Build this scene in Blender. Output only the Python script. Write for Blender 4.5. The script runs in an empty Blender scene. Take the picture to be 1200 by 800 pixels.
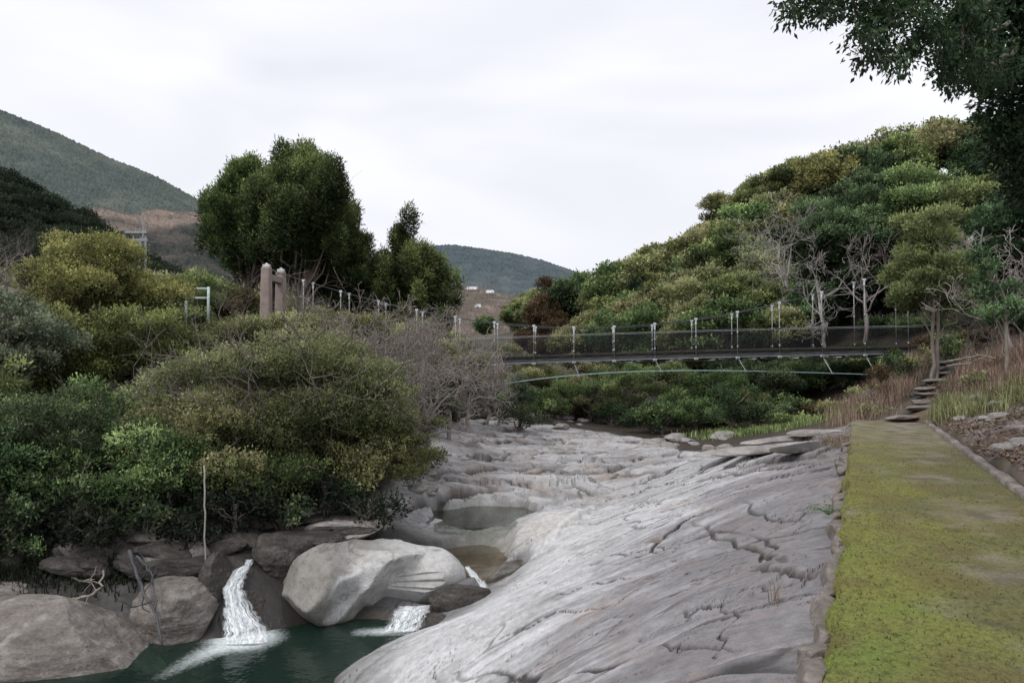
import bpy, bmesh, math, random
import numpy as np
from mathutils import Vector

S = bpy.context.scene
COL = S.collection
F = 867.0
PITCH = math.atan(30.0 / F)
CP, SP = math.cos(PITCH), math.sin(PITCH)
EYE = 1.6

# ------------------------------------------------------------------ survey helpers (photo bearings -> metres on the site)
def ray(px, py):
    u = (px - 600.0) / F; v = (400.0 - py) / F
    return u, CP - v * SP, SP + v * CP
def at(px, py, Y):
    a, b, c = ray(px, py); k = Y / b
    return np.array([a * k, Y, EYE + c * k])
def atz(px, py, z):
    a, b, c = ray(px, py); k = (z - EYE) / c
    return np.array([a * k, b * k, z])
def project(P):
    x, y, z = P[0], P[1], P[2] - EYE
    f = y * CP + z * SP; w = -y * SP + z * CP
    return 600 + F * x / f, 400 - F * w / f

# ------------------------------------------------------------------ noise
_rs = np.random.RandomState(4); _PERM = np.tile(_rs.permutation(4096), 3).astype(np.int32); _ga = _rs.random_sample(4096) * 2 * math.pi
_GX = np.cos(_ga).astype(np.float32); _GY = np.sin(_ga).astype(np.float32)
_U1 = _rs.random_sample(4096); _U2 = _rs.random_sample(4096); _U3 = _rs.random_sample(4096)
def perlin(x, y, seed=0):
    x, y = np.broadcast_arrays(np.asarray(x, float), np.asarray(y, float))
    fx0 = np.floor(x); fy0 = np.floor(y); fx = (x - fx0).astype(np.float32); fy = (y - fy0).astype(np.float32)
    ix = (fx0.astype(np.int32) + seed * 131) & 4095; iy = (fy0.astype(np.int32) + seed * 57) & 4095
    ux = fx * fx * fx * (fx * (fx * 6 - 15) + 10); uy = fy * fy * fy * (fy * (fy * 6 - 15) + 10)
    a = _PERM[ix] + iy; b = _PERM[ix + 1] + iy
    def g(i, dx, dy): return _GX[i] * (fx - dx) + _GY[i] * (fy - dy)
    n00 = g(_PERM[a], 0, 0); n01 = g(_PERM[a + 1], 0, 1); n10 = g(_PERM[b], 1, 0); n11 = g(_PERM[b + 1], 1, 1)
    n0 = n00 + (n10 - n00) * ux; n1 = n01 + (n11 - n01) * ux
    return (n0 + (n1 - n0) * uy) * 1.5
def fbm(x, y, oct=4, seed=0, gain=.5, lac=2.03):
    s = 0; a = 1; t = 0
    for i in range(oct):
        s = s + a * perlin(x, y, seed + i * 17); t += a; a *= gain; x = x * lac + 3.1; y = y * lac - 1.7
    return s / t
def worley(x, y, seed=0, jit=.9):
    x = np.asarray(x, float); y = np.asarray(y, float); ix = np.floor(x).astype(np.int32); iy = np.floor(y).astype(np.int32)
    f1 = np.full(x.shape, 9., np.float32); f2 = f1.copy(); cid = np.zeros(x.shape, np.int32)
    for a in (-1, 0, 1):
        for b in (-1, 0, 1):
            k = _PERM[((_PERM[(ix + a + seed * 131) & 4095] + iy + b + seed * 57) & 4095)]
            px = ix + a + .5 + (_U1[k] - .5) * jit; py = iy + b + .5 + (_U2[k] - .5) * jit
            d = np.hypot(px - x, py - y).astype(np.float32); m = d < f1
            f2 = np.where(m, f1, np.minimum(f2, d)); cid = np.where(m, k, cid); f1 = np.where(m, d, f1)
    return f1, f2 - f1, cid
def sstep(a, b, x):
    t = np.clip((x - a) / (b - a), 0, 1); return t * t * (3 - 2 * t)
def mixv(a, b, t):
    t = np.asarray(t)[..., None]; return np.asarray(a) * (1 - t) + np.asarray(b) * t

# ------------------------------------------------------------------ mesh helpers
def mesh_np(name, V, Q=None, T=None, attrs=None, smooth=True):
    me = bpy.data.meshes.new(name)
    V = np.asarray(V, np.float32); n = len(V)
    me.vertices.add(n); me.vertices.foreach_set('co', V.ravel())
    loops = []; starts = []; pos = 0
    if Q is not None and len(Q):
        Q = np.asarray(Q, np.int32); loops.append(Q.ravel()); starts.append(np.arange(len(Q)) * 4); pos = len(Q) * 4
    if T is not None and len(T):
        T = np.asarray(T, np.int32); loops.append(T.ravel()); starts.append(pos + np.arange(len(T)) * 3)
    L = np.concatenate(loops); st = np.concatenate(starts).astype(np.int32)
    me.loops.add(len(L)); me.loops.foreach_set('vertex_index', L)
    me.polygons.add(len(st)); me.polygons.foreach_set('loop_start', st)
    me.update(calc_edges=True)
    me.polygons.foreach_set('use_smooth', np.full(len(st), bool(smooth)))
    for k, a in (attrs or {}).items():
        a = np.asarray(a, np.float32)
        if a.ndim == 2:
            at_ = me.color_attributes.new(k, 'FLOAT_COLOR', 'POINT')
            if a.shape[1] == 3: a = np.concatenate([a, np.ones((n, 1), np.float32)], 1)
            at_.data.foreach_set('color', a.ravel())
        else:
            at_ = me.attributes.new(k, 'FLOAT', 'POINT'); at_.data.foreach_set('value', a)
    me.update()
    return me
def link(name, me, mat=None, parent=None, loc=None):
    o = bpy.data.objects.new(name, me); COL.objects.link(o)
    if mat is not None and not me.materials: me.materials.append(mat)
    if parent is not None: o.parent = parent
    if loc is not None: o.location = loc
    return o
def empty(name, loc=(0, 0, 0), rz=0):
    o = bpy.data.objects.new(name, None); COL.objects.link(o); o.location = loc; o.rotation_euler = (0, 0, rz)
    o.empty_display_size = .2
    return o
def tag(o, label=None, cat=None, group=None, kind=None):
    if label: o['label'] = label
    if cat: o['category'] = cat
    if group: o['group'] = group
    if kind: o['kind'] = kind
    return o
def grid_faces(nr, nc, wrap=False):
    i = np.arange(nr - 1)[:, None]; j = np.arange(nc if wrap else nc - 1)[None, :]
    a = i * nc + j; b = i * nc + (j + 1) % nc
    return np.stack([a, b, b + nc, a + nc], -1).reshape(-1, 4)

class MB:
    """collects shapes for one mesh object"""
    def __init__(s): s.V = []; s.Q = []; s.T = []; s.n = 0; s.A = []
    def add(s, V, Q=None, T=None, a=None):
        V = np.asarray(V, float)
        if Q is not None and len(Q): s.Q.append(np.asarray(Q) + s.n)
        if T is not None and len(T): s.T.append(np.asarray(T) + s.n)
        s.V.append(V); s.n += len(V)
        s.A.append(np.zeros(len(V)) if a is None else np.broadcast_to(a, (len(V),)))
    def tube(s, P, R, k=5, cap=True, a=None):
        P = np.asarray(P, float); m = len(P); R = np.broadcast_to(R, (m,))
        T = np.gradient(P, axis=0); T /= np.linalg.norm(T, axis=1)[:, None] + 1e-9
        ref = np.array([0., 0, 1.]) if abs(T[0, 2]) < .9 else np.array([1., 0, 0])
        A = np.cross(T, ref); A /= np.linalg.norm(A, axis=1)[:, None] + 1e-9; B = np.cross(T, A)
        th = np.arange(k) * 2 * math.pi / k
        V = P[:, None] + (A[:, None] * np.cos(th)[None, :, None] + B[:, None] * np.sin(th)[None, :, None]) * R[:, None, None]
        V = V.reshape(-1, 3); Q = grid_faces(m, k, True); Tt = []
        if cap:
            V = np.concatenate([V, P[:1], P[-1:]]); c0 = m * k; c1 = c0 + 1
            Tt = [(c0, (j + 1) % k, j) for j in range(k)] + [(c1, (m - 1) * k + j, (m - 1) * k + (j + 1) % k) for j in range(k)]
        s.add(V, Q, Tt, a)
    def box(s, c, h, ax=None, jit=None, a=None):
        c = np.asarray(c, float); h = np.asarray(h, float)
        C = np.array([(x, y, z) for x in (-1, 1) for y in (-1, 1) for z in (-1, 1)], float) * h
        if jit is not None: C = C + jit
        if ax is not None: C = C @ np.asarray(ax, float)
        s.add(C + c, [(0, 1, 3, 2), (4, 6, 7, 5), (0, 4, 5, 1), (2, 3, 7, 6), (0, 2, 6, 4), (1, 5, 7, 3)], None, a)
    def build(s, name, mat, parent=None, smooth=False, bevel=0):
        me = mesh_np(name, np.concatenate(s.V), np.concatenate(s.Q) if s.Q else None, np.concatenate(s.T) if s.T else None,
                     {'tint': np.concatenate(s.A)}, smooth)
        o = link(name, me, mat, parent)
        if bevel:
            md = o.modifiers.new('bevel', 'BEVEL'); md.width = bevel; md.segments = 2; md.limit_method = 'ANGLE'
        return o

# ------------------------------------------------------------------ materials
class NT:
    def __init__(s, name):
        s.m = bpy.data.materials.new(name); s.m.use_nodes = True; s.t = s.m.node_tree; s.t.nodes.clear()
        s.out = s.n('ShaderNodeOutputMaterial')
    def n(s, ty, **kw):
        nd = s.t.nodes.new(ty)
        for k, v in kw.items(): setattr(nd, k, v)
        return nd
    def l(s, a, b): s.t.links.new(a, b)
    def set(s, sock, v):
        if isinstance(v, bpy.types.NodeSocket): s.l(v, sock)
        else:
            if hasattr(sock, 'default_value'):
                if isinstance(v, (tuple, list)) and len(v) == 3 and sock.type == 'RGBA': v = (*v, 1)
                sock.default_value = v
    def noise(s, vec, scale, detail=4, rough=.55, dist=0):
        nd = s.n('ShaderNodeTexNoise'); nd.inputs['Scale'].default_value = scale; nd.inputs['Detail'].default_value = detail
        nd.inputs['Roughness'].default_value = rough; nd.inputs['Distortion'].default_value = dist
        if vec is not None: s.l(vec, nd.inputs['Vector'])
        return nd.outputs['Fac']
    def ramp(s, fac, stops):
        nd = s.n('ShaderNodeValToRGB'); e = nd.color_ramp.elements
        while len(e) < len(stops): e.new(.5)
        for k, (p, c) in enumerate(stops):
            e[k].position = p; e[k].color = (*c, 1) if not isinstance(c, (int, float)) else (c, c, c, 1)
        s.l(fac, nd.inputs['Fac']); return nd.outputs['Color']
    def mix(s, f, a, b, mode='MIX'):
        nd = s.n('ShaderNodeMix', data_type='RGBA', blend_type=mode)
        s.set(nd.inputs[0], f); s.set(nd.inputs[6], a); s.set(nd.inputs[7], b); return nd.outputs[2]
    def math(s, op, a, b=0.0, clamp=False):
        nd = s.n('ShaderNodeMath', operation=op, use_clamp=clamp); s.set(nd.inputs[0], a); s.set(nd.inputs[1], b); return nd.outputs[0]
    def attr(s, name, out='Fac'):
        nd = s.n('ShaderNodeAttribute', attribute_name=name); return nd.outputs[out]
    def obj(s): return s.n('ShaderNodeTexCoord').outputs['Object']
    def pos(s): return s.n('ShaderNodeNewGeometry').outputs['Position']
    def scaled(s, vec, sc, rot=(0, 0, 0)):
        nd = s.n('ShaderNodeMapping'); nd.inputs['Scale'].default_value = sc; nd.inputs['Rotation'].default_value = rot
        s.l(vec, nd.inputs['Vector']); return nd.outputs[0]
    def bump(s, h, strength=.3, dist=.05, normal=None):
        nd = s.n('ShaderNodeBump'); nd.inputs['Strength'].default_value = strength; nd.inputs['Distance'].default_value = dist
        s.l(h, nd.inputs['Height'])
        if normal is not None: s.l(normal, nd.inputs['Normal'])
        return nd.outputs[0]
    def bsdf(s, color, rough=.8, bump=None, metal=0, spec=.3, **kw):
        b = s.n('ShaderNodeBsdfPrincipled'); s.set(b.inputs['Base Color'], color); s.set(b.inputs['Roughness'], rough)
        b.inputs['Metallic'].default_value = metal; s.set(b.inputs['Specular IOR Level'], spec)
        if bump is not None: s.l(bump, b.inputs['Normal'])
        return b.outputs[0]
    def finish(s, sh): s.l(sh, s.out.inputs['Surface']); return s.m

def mat_foliage(name, dark, mid, light, trans=.32, rough=.6, var=.22):
    m = NT(name)
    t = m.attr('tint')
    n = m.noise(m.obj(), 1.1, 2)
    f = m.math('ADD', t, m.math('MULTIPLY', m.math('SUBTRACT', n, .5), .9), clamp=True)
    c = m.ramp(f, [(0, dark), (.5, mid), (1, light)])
    r = m.n('ShaderNodeObjectInfo').outputs['Random']
    hs = m.n('ShaderNodeHueSaturation'); m.l(c, hs.inputs['Color'])
    m.l(m.math('ADD', m.math('MULTIPLY', r, .05), .475), hs.inputs['Hue'])
    r2 = m.math('FRACT', m.math('MULTIPLY', r, 17.3))
    m.l(m.math('ADD', m.math('MULTIPLY', r2, var * 2), 1 - var), hs.inputs['Value'])
    hs.inputs['Saturation'].default_value = .86
    p = m.bsdf(hs.outputs[0], max(rough, .7) if rough > .4 else .45, spec=.12)
    tr = m.n('ShaderNodeBsdfTranslucent'); m.l(hs.outputs[0], tr.inputs['Color'])
    mx = m.n('ShaderNodeMixShader'); mx.inputs[0].default_value = trans; m.l(p, mx.inputs[1]); m.l(tr.outputs[0], mx.inputs[2])
    return m.finish(mx.outputs[0])
def mat_bark(name, a, b, scale=6, bump=.5):
    m = NT(name); o = m.obj()
    n = m.noise(m.scaled(o, (1, 1, .3)), scale, 5, .65)
    n2 = m.noise(o, scale * 4, 3)
    c = m.ramp(m.math('ADD', m.math('MULTIPLY', n, .75), m.math('MULTIPLY', n2, .25)), [(.3, a), (.68, b)])
    return m.finish(m.bsdf(c, .85, m.bump(n, bump, .03), spec=.2))
def mat_plain(name, a, b, scale=3, rough=.7, bump=.2, metal=0, spec=.3, dist=.01):
    m = NT(name); o = m.obj(); n = m.noise(o, scale, 5, .6); n2 = m.noise(o, scale * 9, 3)
    c = m.ramp(m.math('ADD', m.math('MULTIPLY', n, .7), m.math('MULTIPLY', n2, .3)), [(.3, a), (.7, b)])
    return m.finish(m.bsdf(c, rough, m.bump(n2, bump, dist), metal, spec))

M = {}
M['olive'] = mat_foliage('olive foliage', (0.047, 0.059, 0.020), (0.261, 0.277, 0.095), (0.600, 0.600, 0.296))
M['green'] = mat_foliage('green foliage', (0.028, 0.053, 0.016), (0.139, 0.209, 0.060), (0.494, 0.600, 0.193))
M['deep'] = mat_foliage('deep green foliage', (0.018, 0.034, 0.016), (0.069, 0.117, 0.046), (0.255, 0.382, 0.144))
M['yellow'] = mat_foliage('yellow green foliage', (0.043, 0.051, 0.016), (0.228, 0.247, 0.066), (0.570, 0.578, 0.162))
M['conifer'] = mat_foliage('cypress foliage', (0.017, 0.033, 0.009), (0.089, 0.136, 0.035), (0.310, 0.384, 0.094), .15)
M['lime'] = mat_foliage('bright green foliage', (0.024, 0.054, 0.014), (0.120, 0.204, 0.054), (0.288, 0.432, 0.144))
M['silver'] = mat_foliage('grey green foliage', (0.038, 0.054, 0.032), (0.163, 0.202, 0.117), (0.424, 0.477, 0.296))
M['rust'] = mat_foliage('rusty foliage', (0.031, 0.021, 0.008), (0.140, 0.095, 0.039), (0.294, 0.210, 0.098))
M['glossy'] = mat_foliage('glossy dark leaves', (0.017, 0.035, 0.014), (0.049, 0.097, 0.035), (0.169, 0.257, 0.095), .15, .35)
M['dead'] = mat_foliage('withered twigs', (.06, .04, .03), (.15, .10, .08), (.28, .21, .17), .1)
M['straw'] = mat_foliage('dry grass', (.10, .06, .04), (.28, .19, .13), (.46, .35, .25), .2)
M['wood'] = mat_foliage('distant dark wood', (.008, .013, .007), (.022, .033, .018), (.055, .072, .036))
M['bark'] = mat_bark('grey brown bark', (.06, .05, .042), (.24, .21, .18))
M['palebark'] = mat_bark('pale bark', (.12, .10, .085), (.36, .32, .27))
M['greytwig'] = mat_bark('bleached twigs', (.22, .20, .18), (.50, .47, .43))
M['pinktwig'] = mat_bark('pinkish bare twigs', (.15, .125, .112), (.36, .315, .29))
M['redbark'] = mat_bark('reddish trunk bark', (.10, .075, .06), (.36, .29, .25))

def world_and_light():
    w = bpy.data.worlds.new("World"); S.world = w; w.use_nodes = True
    t = w.node_tree; t.nodes.clear()
    def n(ty, **k):
        nd = t.nodes.new(ty)
        for a, b in k.items(): setattr(nd, a, b)
        return nd
    sky = n('ShaderNodeTexSky', sky_type='NISHITA', sun_disc=False)
    sky.sun_elevation = math.radians(52); sky.sun_rotation = math.radians(-150)
    bg1 = n('ShaderNodeBackground'); bg1.inputs[1].default_value = .08; t.links.new(sky.outputs[0], bg1.inputs[0])
    tc = n('ShaderNodeTexCoord'); mp = n('ShaderNodeMapping'); mp.inputs['Scale'].default_value = (1, 1, 3.2)
    t.links.new(tc.outputs['Generated'], mp.inputs[0])
    no = n('ShaderNodeTexNoise'); no.inputs['Scale'].default_value = 1.7; no.inputs['Detail'].default_value = 3; no.inputs['Roughness'].default_value = .5
    no.inputs['Distortion'].default_value = .6
    t.links.new(mp.outputs[0], no.inputs['Vector'])
    rp = n('ShaderNodeValToRGB'); e = rp.color_ramp.elements
    e[0].position = .30; e[0].color = (.73, .74, .80, 1); e[1].position = .66; e[1].color = (.92, .93, .985, 1)
    t.links.new(no.outputs['Fac'], rp.inputs[0])
    sx = n('ShaderNodeSeparateXYZ'); t.links.new(tc.outputs['Generated'], sx.inputs[0])
    mr = n('ShaderNodeMapRange'); mr.inputs[1].default_value = 0; mr.inputs[2].default_value = .38; mr.inputs[3].default_value = .86; mr.inputs[4].default_value = 1.04
    t.links.new(sx.outputs[2], mr.inputs[0])
    mm = n('ShaderNodeVectorMath', operation='SCALE'); t.links.new(rp.outputs[0], mm.inputs[0]); t.links.new(mr.outputs[0], mm.inputs['Scale'])
    bg2 = n('ShaderNodeBackground'); bg2.inputs[1].default_value = 1.16; t.links.new(mm.outputs[0], bg2.inputs[0])
    mx = n('ShaderNodeMixShader'); mx.inputs[0].default_value = .93
    t.links.new(bg1.outputs[0], mx.inputs[1]); t.links.new(bg2.outputs[0], mx.inputs[2])
    out = n('ShaderNodeOutputWorld'); t.links.new(mx.outputs[0], out.inputs[0])
    l = bpy.data.lights.new('sun', 'SUN'); l.energy = 1.7; l.angle = math.radians(18); l.color = (1, .965, .92)
    o = bpy.data.objects.new('sun', l); COL.objects.link(o)
    el, az = math.radians(52), math.radians(-150)
    # light arrives from the upper left, slightly from behind the camera
    d = Vector((-math.cos(el) * .75, -math.cos(el) * .66, math.sin(el)))
    o.rotation_euler = d.to_track_quat('Z', 'Y').to_euler()
    sky.sun_rotation = math.atan2(d.x, d.y)
    S.view_settings.view_transform = 'Standard'; S.view_settings.look = 'None'; S.view_settings.exposure = 0
    cam = bpy.data.cameras.new('camera'); co = bpy.data.objects.new('camera', cam); COL.objects.link(co)
    co.location = (0, 0, EYE); co.rotation_euler = (math.pi / 2 + PITCH, 0, 0)
    cam.sensor_width = 36; cam.lens = 36 * F / 1200; cam.clip_start = .05; cam.clip_end = 8000
    S.camera = co
    S.cycles.max_bounces = 6; S.cycles.transparent_max_bounces = 24; S.cycles.diffuse_bounces = 3; S.cycles.glossy_bounces = 3
    S.cycles.transmission_bounces = 4
    S.cycles.use_denoising = True
    S.cycles.caustics_reflective = False; S.cycles.caustics_refractive = False
world_and_light()
# ================================================================== TERRAIN
P0 = np.array([1.56, 3.75]); DD = np.array([.423, .906]); NN = np.array([-.906, .423])   # path: left edge, direction, left normal
def ld(l, d, z):
    p = P0 + NN * l + DD * d; return np.array([p[0], p[1], z])
ctrl = [
    # slab beside the path and down to the pool
    atz(945, 780, -.30), atz(950, 650, -.26), atz(962, 560, -.22), atz(985, 520, -.2), ld(0, -4, -.3), ld(0, -7, -.3),
    ld(-1, 0, -.12), ld(-1, 8, -.12), ld(-1, 16, -.12), ld(-1, -5, -.12), ld(-2, 4, -.1), ld(-2, 12, -.1), ld(-1, 20, -.05),
    ld(3.5, 0, -1.62), ld(3.5, 5, -1.62), ld(1.7, 5, -.93), ld(1.7, 0, -.93), ld(5.4, 0, -2.38), ld(3, 12, -1.22), ld(3, 18, -.92), ld(3.5, -4, -1.62), ld(7, -3, -3.1), ld(9, -3, -3.8), ld(9, 1, -3.9), ld(5.2, 5, -2.3), ld(5.2, 10, -2.1),
    atz(370, 800, -3.05), atz(430, 765, -3.05), atz(500, 728, -3.0), atz(600, 655, -2.55), atz(690, 600, -2.1), atz(735, 575, -1.9), atz(830, 530, -1.3),
    atz(900, 515, -.85), atz(930, 505, -.6),
    # basin, upper pool, upstream bed
    atz(530, 690, -2.85), atz(480, 720, -2.95), atz(550, 640, -2.5), atz(520, 625, -2.3), atz(570, 602, -2.2), atz(620, 605, -2.05), atz(590, 575, -1.8), atz(640, 580, -1.9),
    atz(560, 550, -1.62), atz(650, 553, -1.7), atz(600, 520, -1.42), atz(560, 497, -1.2), atz(700, 515, -1.45), atz(760, 527, -1.45), atz(640, 500, -1.25),
    atz(530, 488, -1.05), atz(610, 488, -1.0), at(560, 480, 55) * [1, 1, 0] + [0, 0, -.7], at(575, 480, 80) * [1, 1, 0] + [0, 0, .6], at(590, 480, 110) * [1, 1, 0] + [0, 0, 2.5],
    # left edge of the bed
    atz(440, 592, -1.65), atz(480, 562, -1.4), atz(505, 520, -1.05), atz(515, 497, -.75), atz(415, 615, -1.85),
]
def pY(px, Y, z): 
    a, b, c = ray(px, 430); return np.array([a * Y / b, Y, z])
ctrl += [pY(*t) for t in [
    (330, 15.6, -2.0), (400, 15.2, -2.3), (300, 13.7, -2.2), (360, 14.6, -2.4), (450, 14.8, -2.4),
    (290, 12.3, -3.7), (200, 11.2, -3.9), (300, 10.5, -4.2), (380, 12, -3.7), (300, 8, -4.3), (100, 9, -4.2), (-200, 8, -4.2), (-200, 11, -3.8), (100, 11.6, -3.7), (430, 12.5, -3.4),
    (170, 13.4, -2.2), (50, 13.0, -2.2), (240, 14.2, -1.9), (-150, 13, -2.2), (100, 16, -1.35), (220, 16.5, -1.3), (-150, 16, -1.2), (330, 17.2, -1.35), (400, 17.5, -1.45),
    (50, 22, .0), (250, 22, -.3), (400, 21, -1.0), (-200, 22, .4), (300, 30, 1.0), (420, 30, .5), (100, 32, 1.8), (-200, 32, 2.5), (330, 40, 1.6), (450, 40, 1.0), (480, 33, -.2), (500, 45, .3),
    (480, 60, 2), (330, 60, 3), (100, 60, 6), (-100, 60, 9), (100, 100, 13), (-100, 100, 18), (300, 100, 6), (480, 100, 5), (530, 140, 7), (500, 75, 2.5), (300, 150, 12), (100, 150, 22), (-100, 150, 30),
    # right bank and hill
    (1300, 10, .5), (1230, 14, .45), (1200, 18, .7), (1150, 24, 1.35), (1100, 19, .05), (1085, 26, .95), (1110, 28, 1.55), (1300, 30, 4.5), (1300, 18, 2.0), (1078, 34, 2.2), (1000, 30, -.2), (1020, 24, -.05), (985, 22, -.2),
    (940, 30, -.8), (900, 36, -.9), (960, 38, .2), (1010, 35, .3), (820, 38, -1.4), (740, 40, -1.4), (700, 42, -1.3), (860, 33, -1.35), (1100, 38, 4), (1300, 45, 10), (1150, 33, 3.0),
    (980, 44, 3), (860, 46, 1), (760, 50, 0), (650, 60, .6), (620, 80, 2.5), (640, 110, 5),
    (1060, 75, 19), (1200, 70, 22), (1400, 60, 22), (900, 90, 16.5), (835, 100, 14.5), (740, 120, 12), (650, 140, 10), (600, 150, 8), (560, 160, 7), (1060, 100, 18), (1200, 110, 20), (900, 125, 14), (740, 160, 10), (1400, 100, 22),
    (980, 60, 10), (860, 65, 7.5), (760, 75, 5.5), (1100, 55, 11), (400, 220, 12), (800, 240, 5), (1100, 240, 8), (0, 240, 30), (600, 240, 10)]]
ctrl = np.array(ctrl)
def _kern(r2): return np.sqrt(r2 + 1.2)
_n = len(ctrl)
_d = ((ctrl[:, None, :2] - ctrl[None, :, :2]) ** 2).sum(-1)
_A = np.zeros((_n + 3, _n + 3)); _A[:_n, :_n] = -_kern(_d) + np.eye(_n) * .06
_A[:_n, _n:] = np.c_[np.ones(_n), ctrl[:, :2]]; _A[_n:, :_n] = _A[:_n, _n:].T
_w = np.linalg.solve(_A, np.r_[ctrl[:, 2], 0, 0, 0])
def hbase(x, y):
    x = np.asarray(x, float); y = np.asarray(y, float)
    h = _w[_n] + _w[_n + 1] * x + _w[_n + 2] * y
    for i in range(_n):
        h = h - _w[i] * _kern((x - ctrl[i, 0]) ** 2 + (y - ctrl[i, 1]) ** 2)
    return h
def ground_hit(px, py, y0=3.0, y1=250.0):
    Y = np.exp(np.linspace(math.log(y0), math.log(y1), 900)); a, b, c = ray(px, py)
    x = a * Y / b; z = EYE + c * Y / b; g = hbase(x, Y)
    k = np.where(z < g)[0]
    i = k[0] if len(k) else -1
    return np.array([x[i], Y[i], g[i]])

def seg_dist(x, y, pts):
    """distance to a polyline, signed side and position along it 0..1"""
    best = np.full(x.shape, 1e9); side = np.zeros(x.shape); along = np.zeros(x.shape); m = len(pts) - 1
    for i in range(m):
        a, b = pts[i][:2], pts[i + 1][:2]; e = b - a; L = (e ** 2).sum() + 1e-9
        t = np.clip(((x - a[0]) * e[0] + (y - a[1]) * e[1]) / L, 0, 1)
        dx = x - a[0] - t * e[0]; dy = y - a[1] - t * e[1]; d = np.hypot(dx, dy)
        k = d < best; best = np.where(k, d, best); side = np.where(k, np.sign(e[0] * dy - e[1] * dx), side); along = np.where(k, (i + t) / m, along)
    return best, side, along

CRACKS = [  # (photo bearings, width m, depth m, step m)
    ([(808, 610), (850, 628), (888, 640), (905, 655), (925, 668)], .05, .07, .03),
    ([(870, 588), (905, 608), (945, 610)], .04, .05, .02),
    ([(880, 665), (905, 672), (935, 678), (958, 680)], .05, .08, .04),
    ([(800, 720), (830, 712), (860, 705)], .02, .04, .02),
    ([(830, 775), (850, 745), (855, 700)], .02, .04, -.02),
    ([(760, 760), (810, 752), (860, 765)], .02, .04, .02),
    ([(845, 550), (900, 540), (955, 535), (985, 520)], .08, .16, .10),
    ([(780, 575), (850, 558), (920, 548), (965, 545)], .05, .10, .06),
    ([(870, 545), (915, 520), (965, 512)], .08, .22, .16),
    ([(700, 655), (735, 650), (770, 640), (800, 640)], .02, .03, .02),
    ([(640, 700), (700, 680), (760, 672)], .02, .03, .015),
    ([(560, 760), (640, 720), (720, 705)], .02, .03, .02),
    ([(660, 620), (705, 612), (760, 590)], .03, .05, .03),
    ([(700, 590), (760, 570), (830, 555)], .03, .06, .04),
    ([(500, 562), (545, 553), (610, 548), (680, 545)], .14, .20, .16),
    ([(530, 540), (580, 536), (640, 538)], .05, .10, .07),
    ([(600, 560), (640, 552), (700, 552)], .05, .10, .05),
    ([(540, 520), (600, 515), (660, 520)], .15, .16, .12),
    ([(560, 505), (620, 503), (680, 508)], .2, .2, .14),
    ([(660, 560), (700, 575), (760, 560), (800, 545)], .08, .12, .08),
    ([(450, 605), (500, 585), (545, 573), (590, 570)], .16, .25, .26),
    ([(690, 545), (715, 548), (740, 545)], .10, .25, .16),
]
CRACKS = [([ground_hit(*p) for p in c[0]], *c[1:]) for c in CRACKS]
for _c in CRACKS:   # subdivide and wander
    p = np.array(_c[0]); t = np.linspace(0, len(p) - 1, 40); q = np.stack([np.interp(t, np.arange(len(p)), p[:, k]) for k in range(3)], 1)
    q[:, 0] += perlin(t * 3.1, t * 0 + p[0, 0] * 7, 5) * .12; q[:, 1] += perlin(t * 3.1, t * 0 + p[0, 1] * 5, 9) * .16; _c[0][:] = list(q[::2])

def blob(x, y, px, py, rx, ry, ang=0, hard=.35):
    """soft elliptical patch centred where the bearing meets the ground, radii in metres"""
    c = ground_hit(px, py); dx = x - c[0]; dy = y - c[1]; ca, sa = math.cos(ang), math.sin(ang)
    q = np.hypot((dx * ca + dy * sa) / rx, (-dx * sa + dy * ca) / ry)
    q = q + .25 * perlin(x * 1.7 + px, y * 1.7 + py, 3)
    return 1 - sstep(1 - hard, 1 + hard, q)

def poly_in(x, y, pts, soft=0):
    """signed-ish distance inside a ground polygon (positive inside)"""
    pts = np.array(pts)[:, :2]; inside = np.zeros(x.shape, bool); j = len(pts) - 1
    for i in range(len(pts)):
        xi, yi = pts[i]; xj, yj = pts[j]
        c = ((yi > y) != (yj > y)) & (x < (xj - xi) * (y - yi) / (yj - yi + 1e-12) + xi); inside ^= c; j = i
    d, _, _ = seg_dist(x, y, [*pts, pts[0]])
    return np.where(inside, d, -d)

# rock zone outline (everything else is soil and forest floor)
ROCK = [ground_hit(*p) for p in [(1000, 499), (960, 506), (930, 512), (880, 520), (800, 531), (770, 515), (720, 508), (660, 500), (600, 492), (540, 486), (512, 488), (500, 520), (470, 560), (430, 588)]] \
    + [pY(330, 16.2, 0), pY(250, 15.2, 0), pY(100, 14.4, 0), pY(-250, 14, 0), pY(-300, 6, 0), pY(400, 2, 0), pY(1400, 1.0, 0)] + [ld(-.5, -3, 0), ld(-.3, 8, 0), ld(-.3, 16, 0)]

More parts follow.
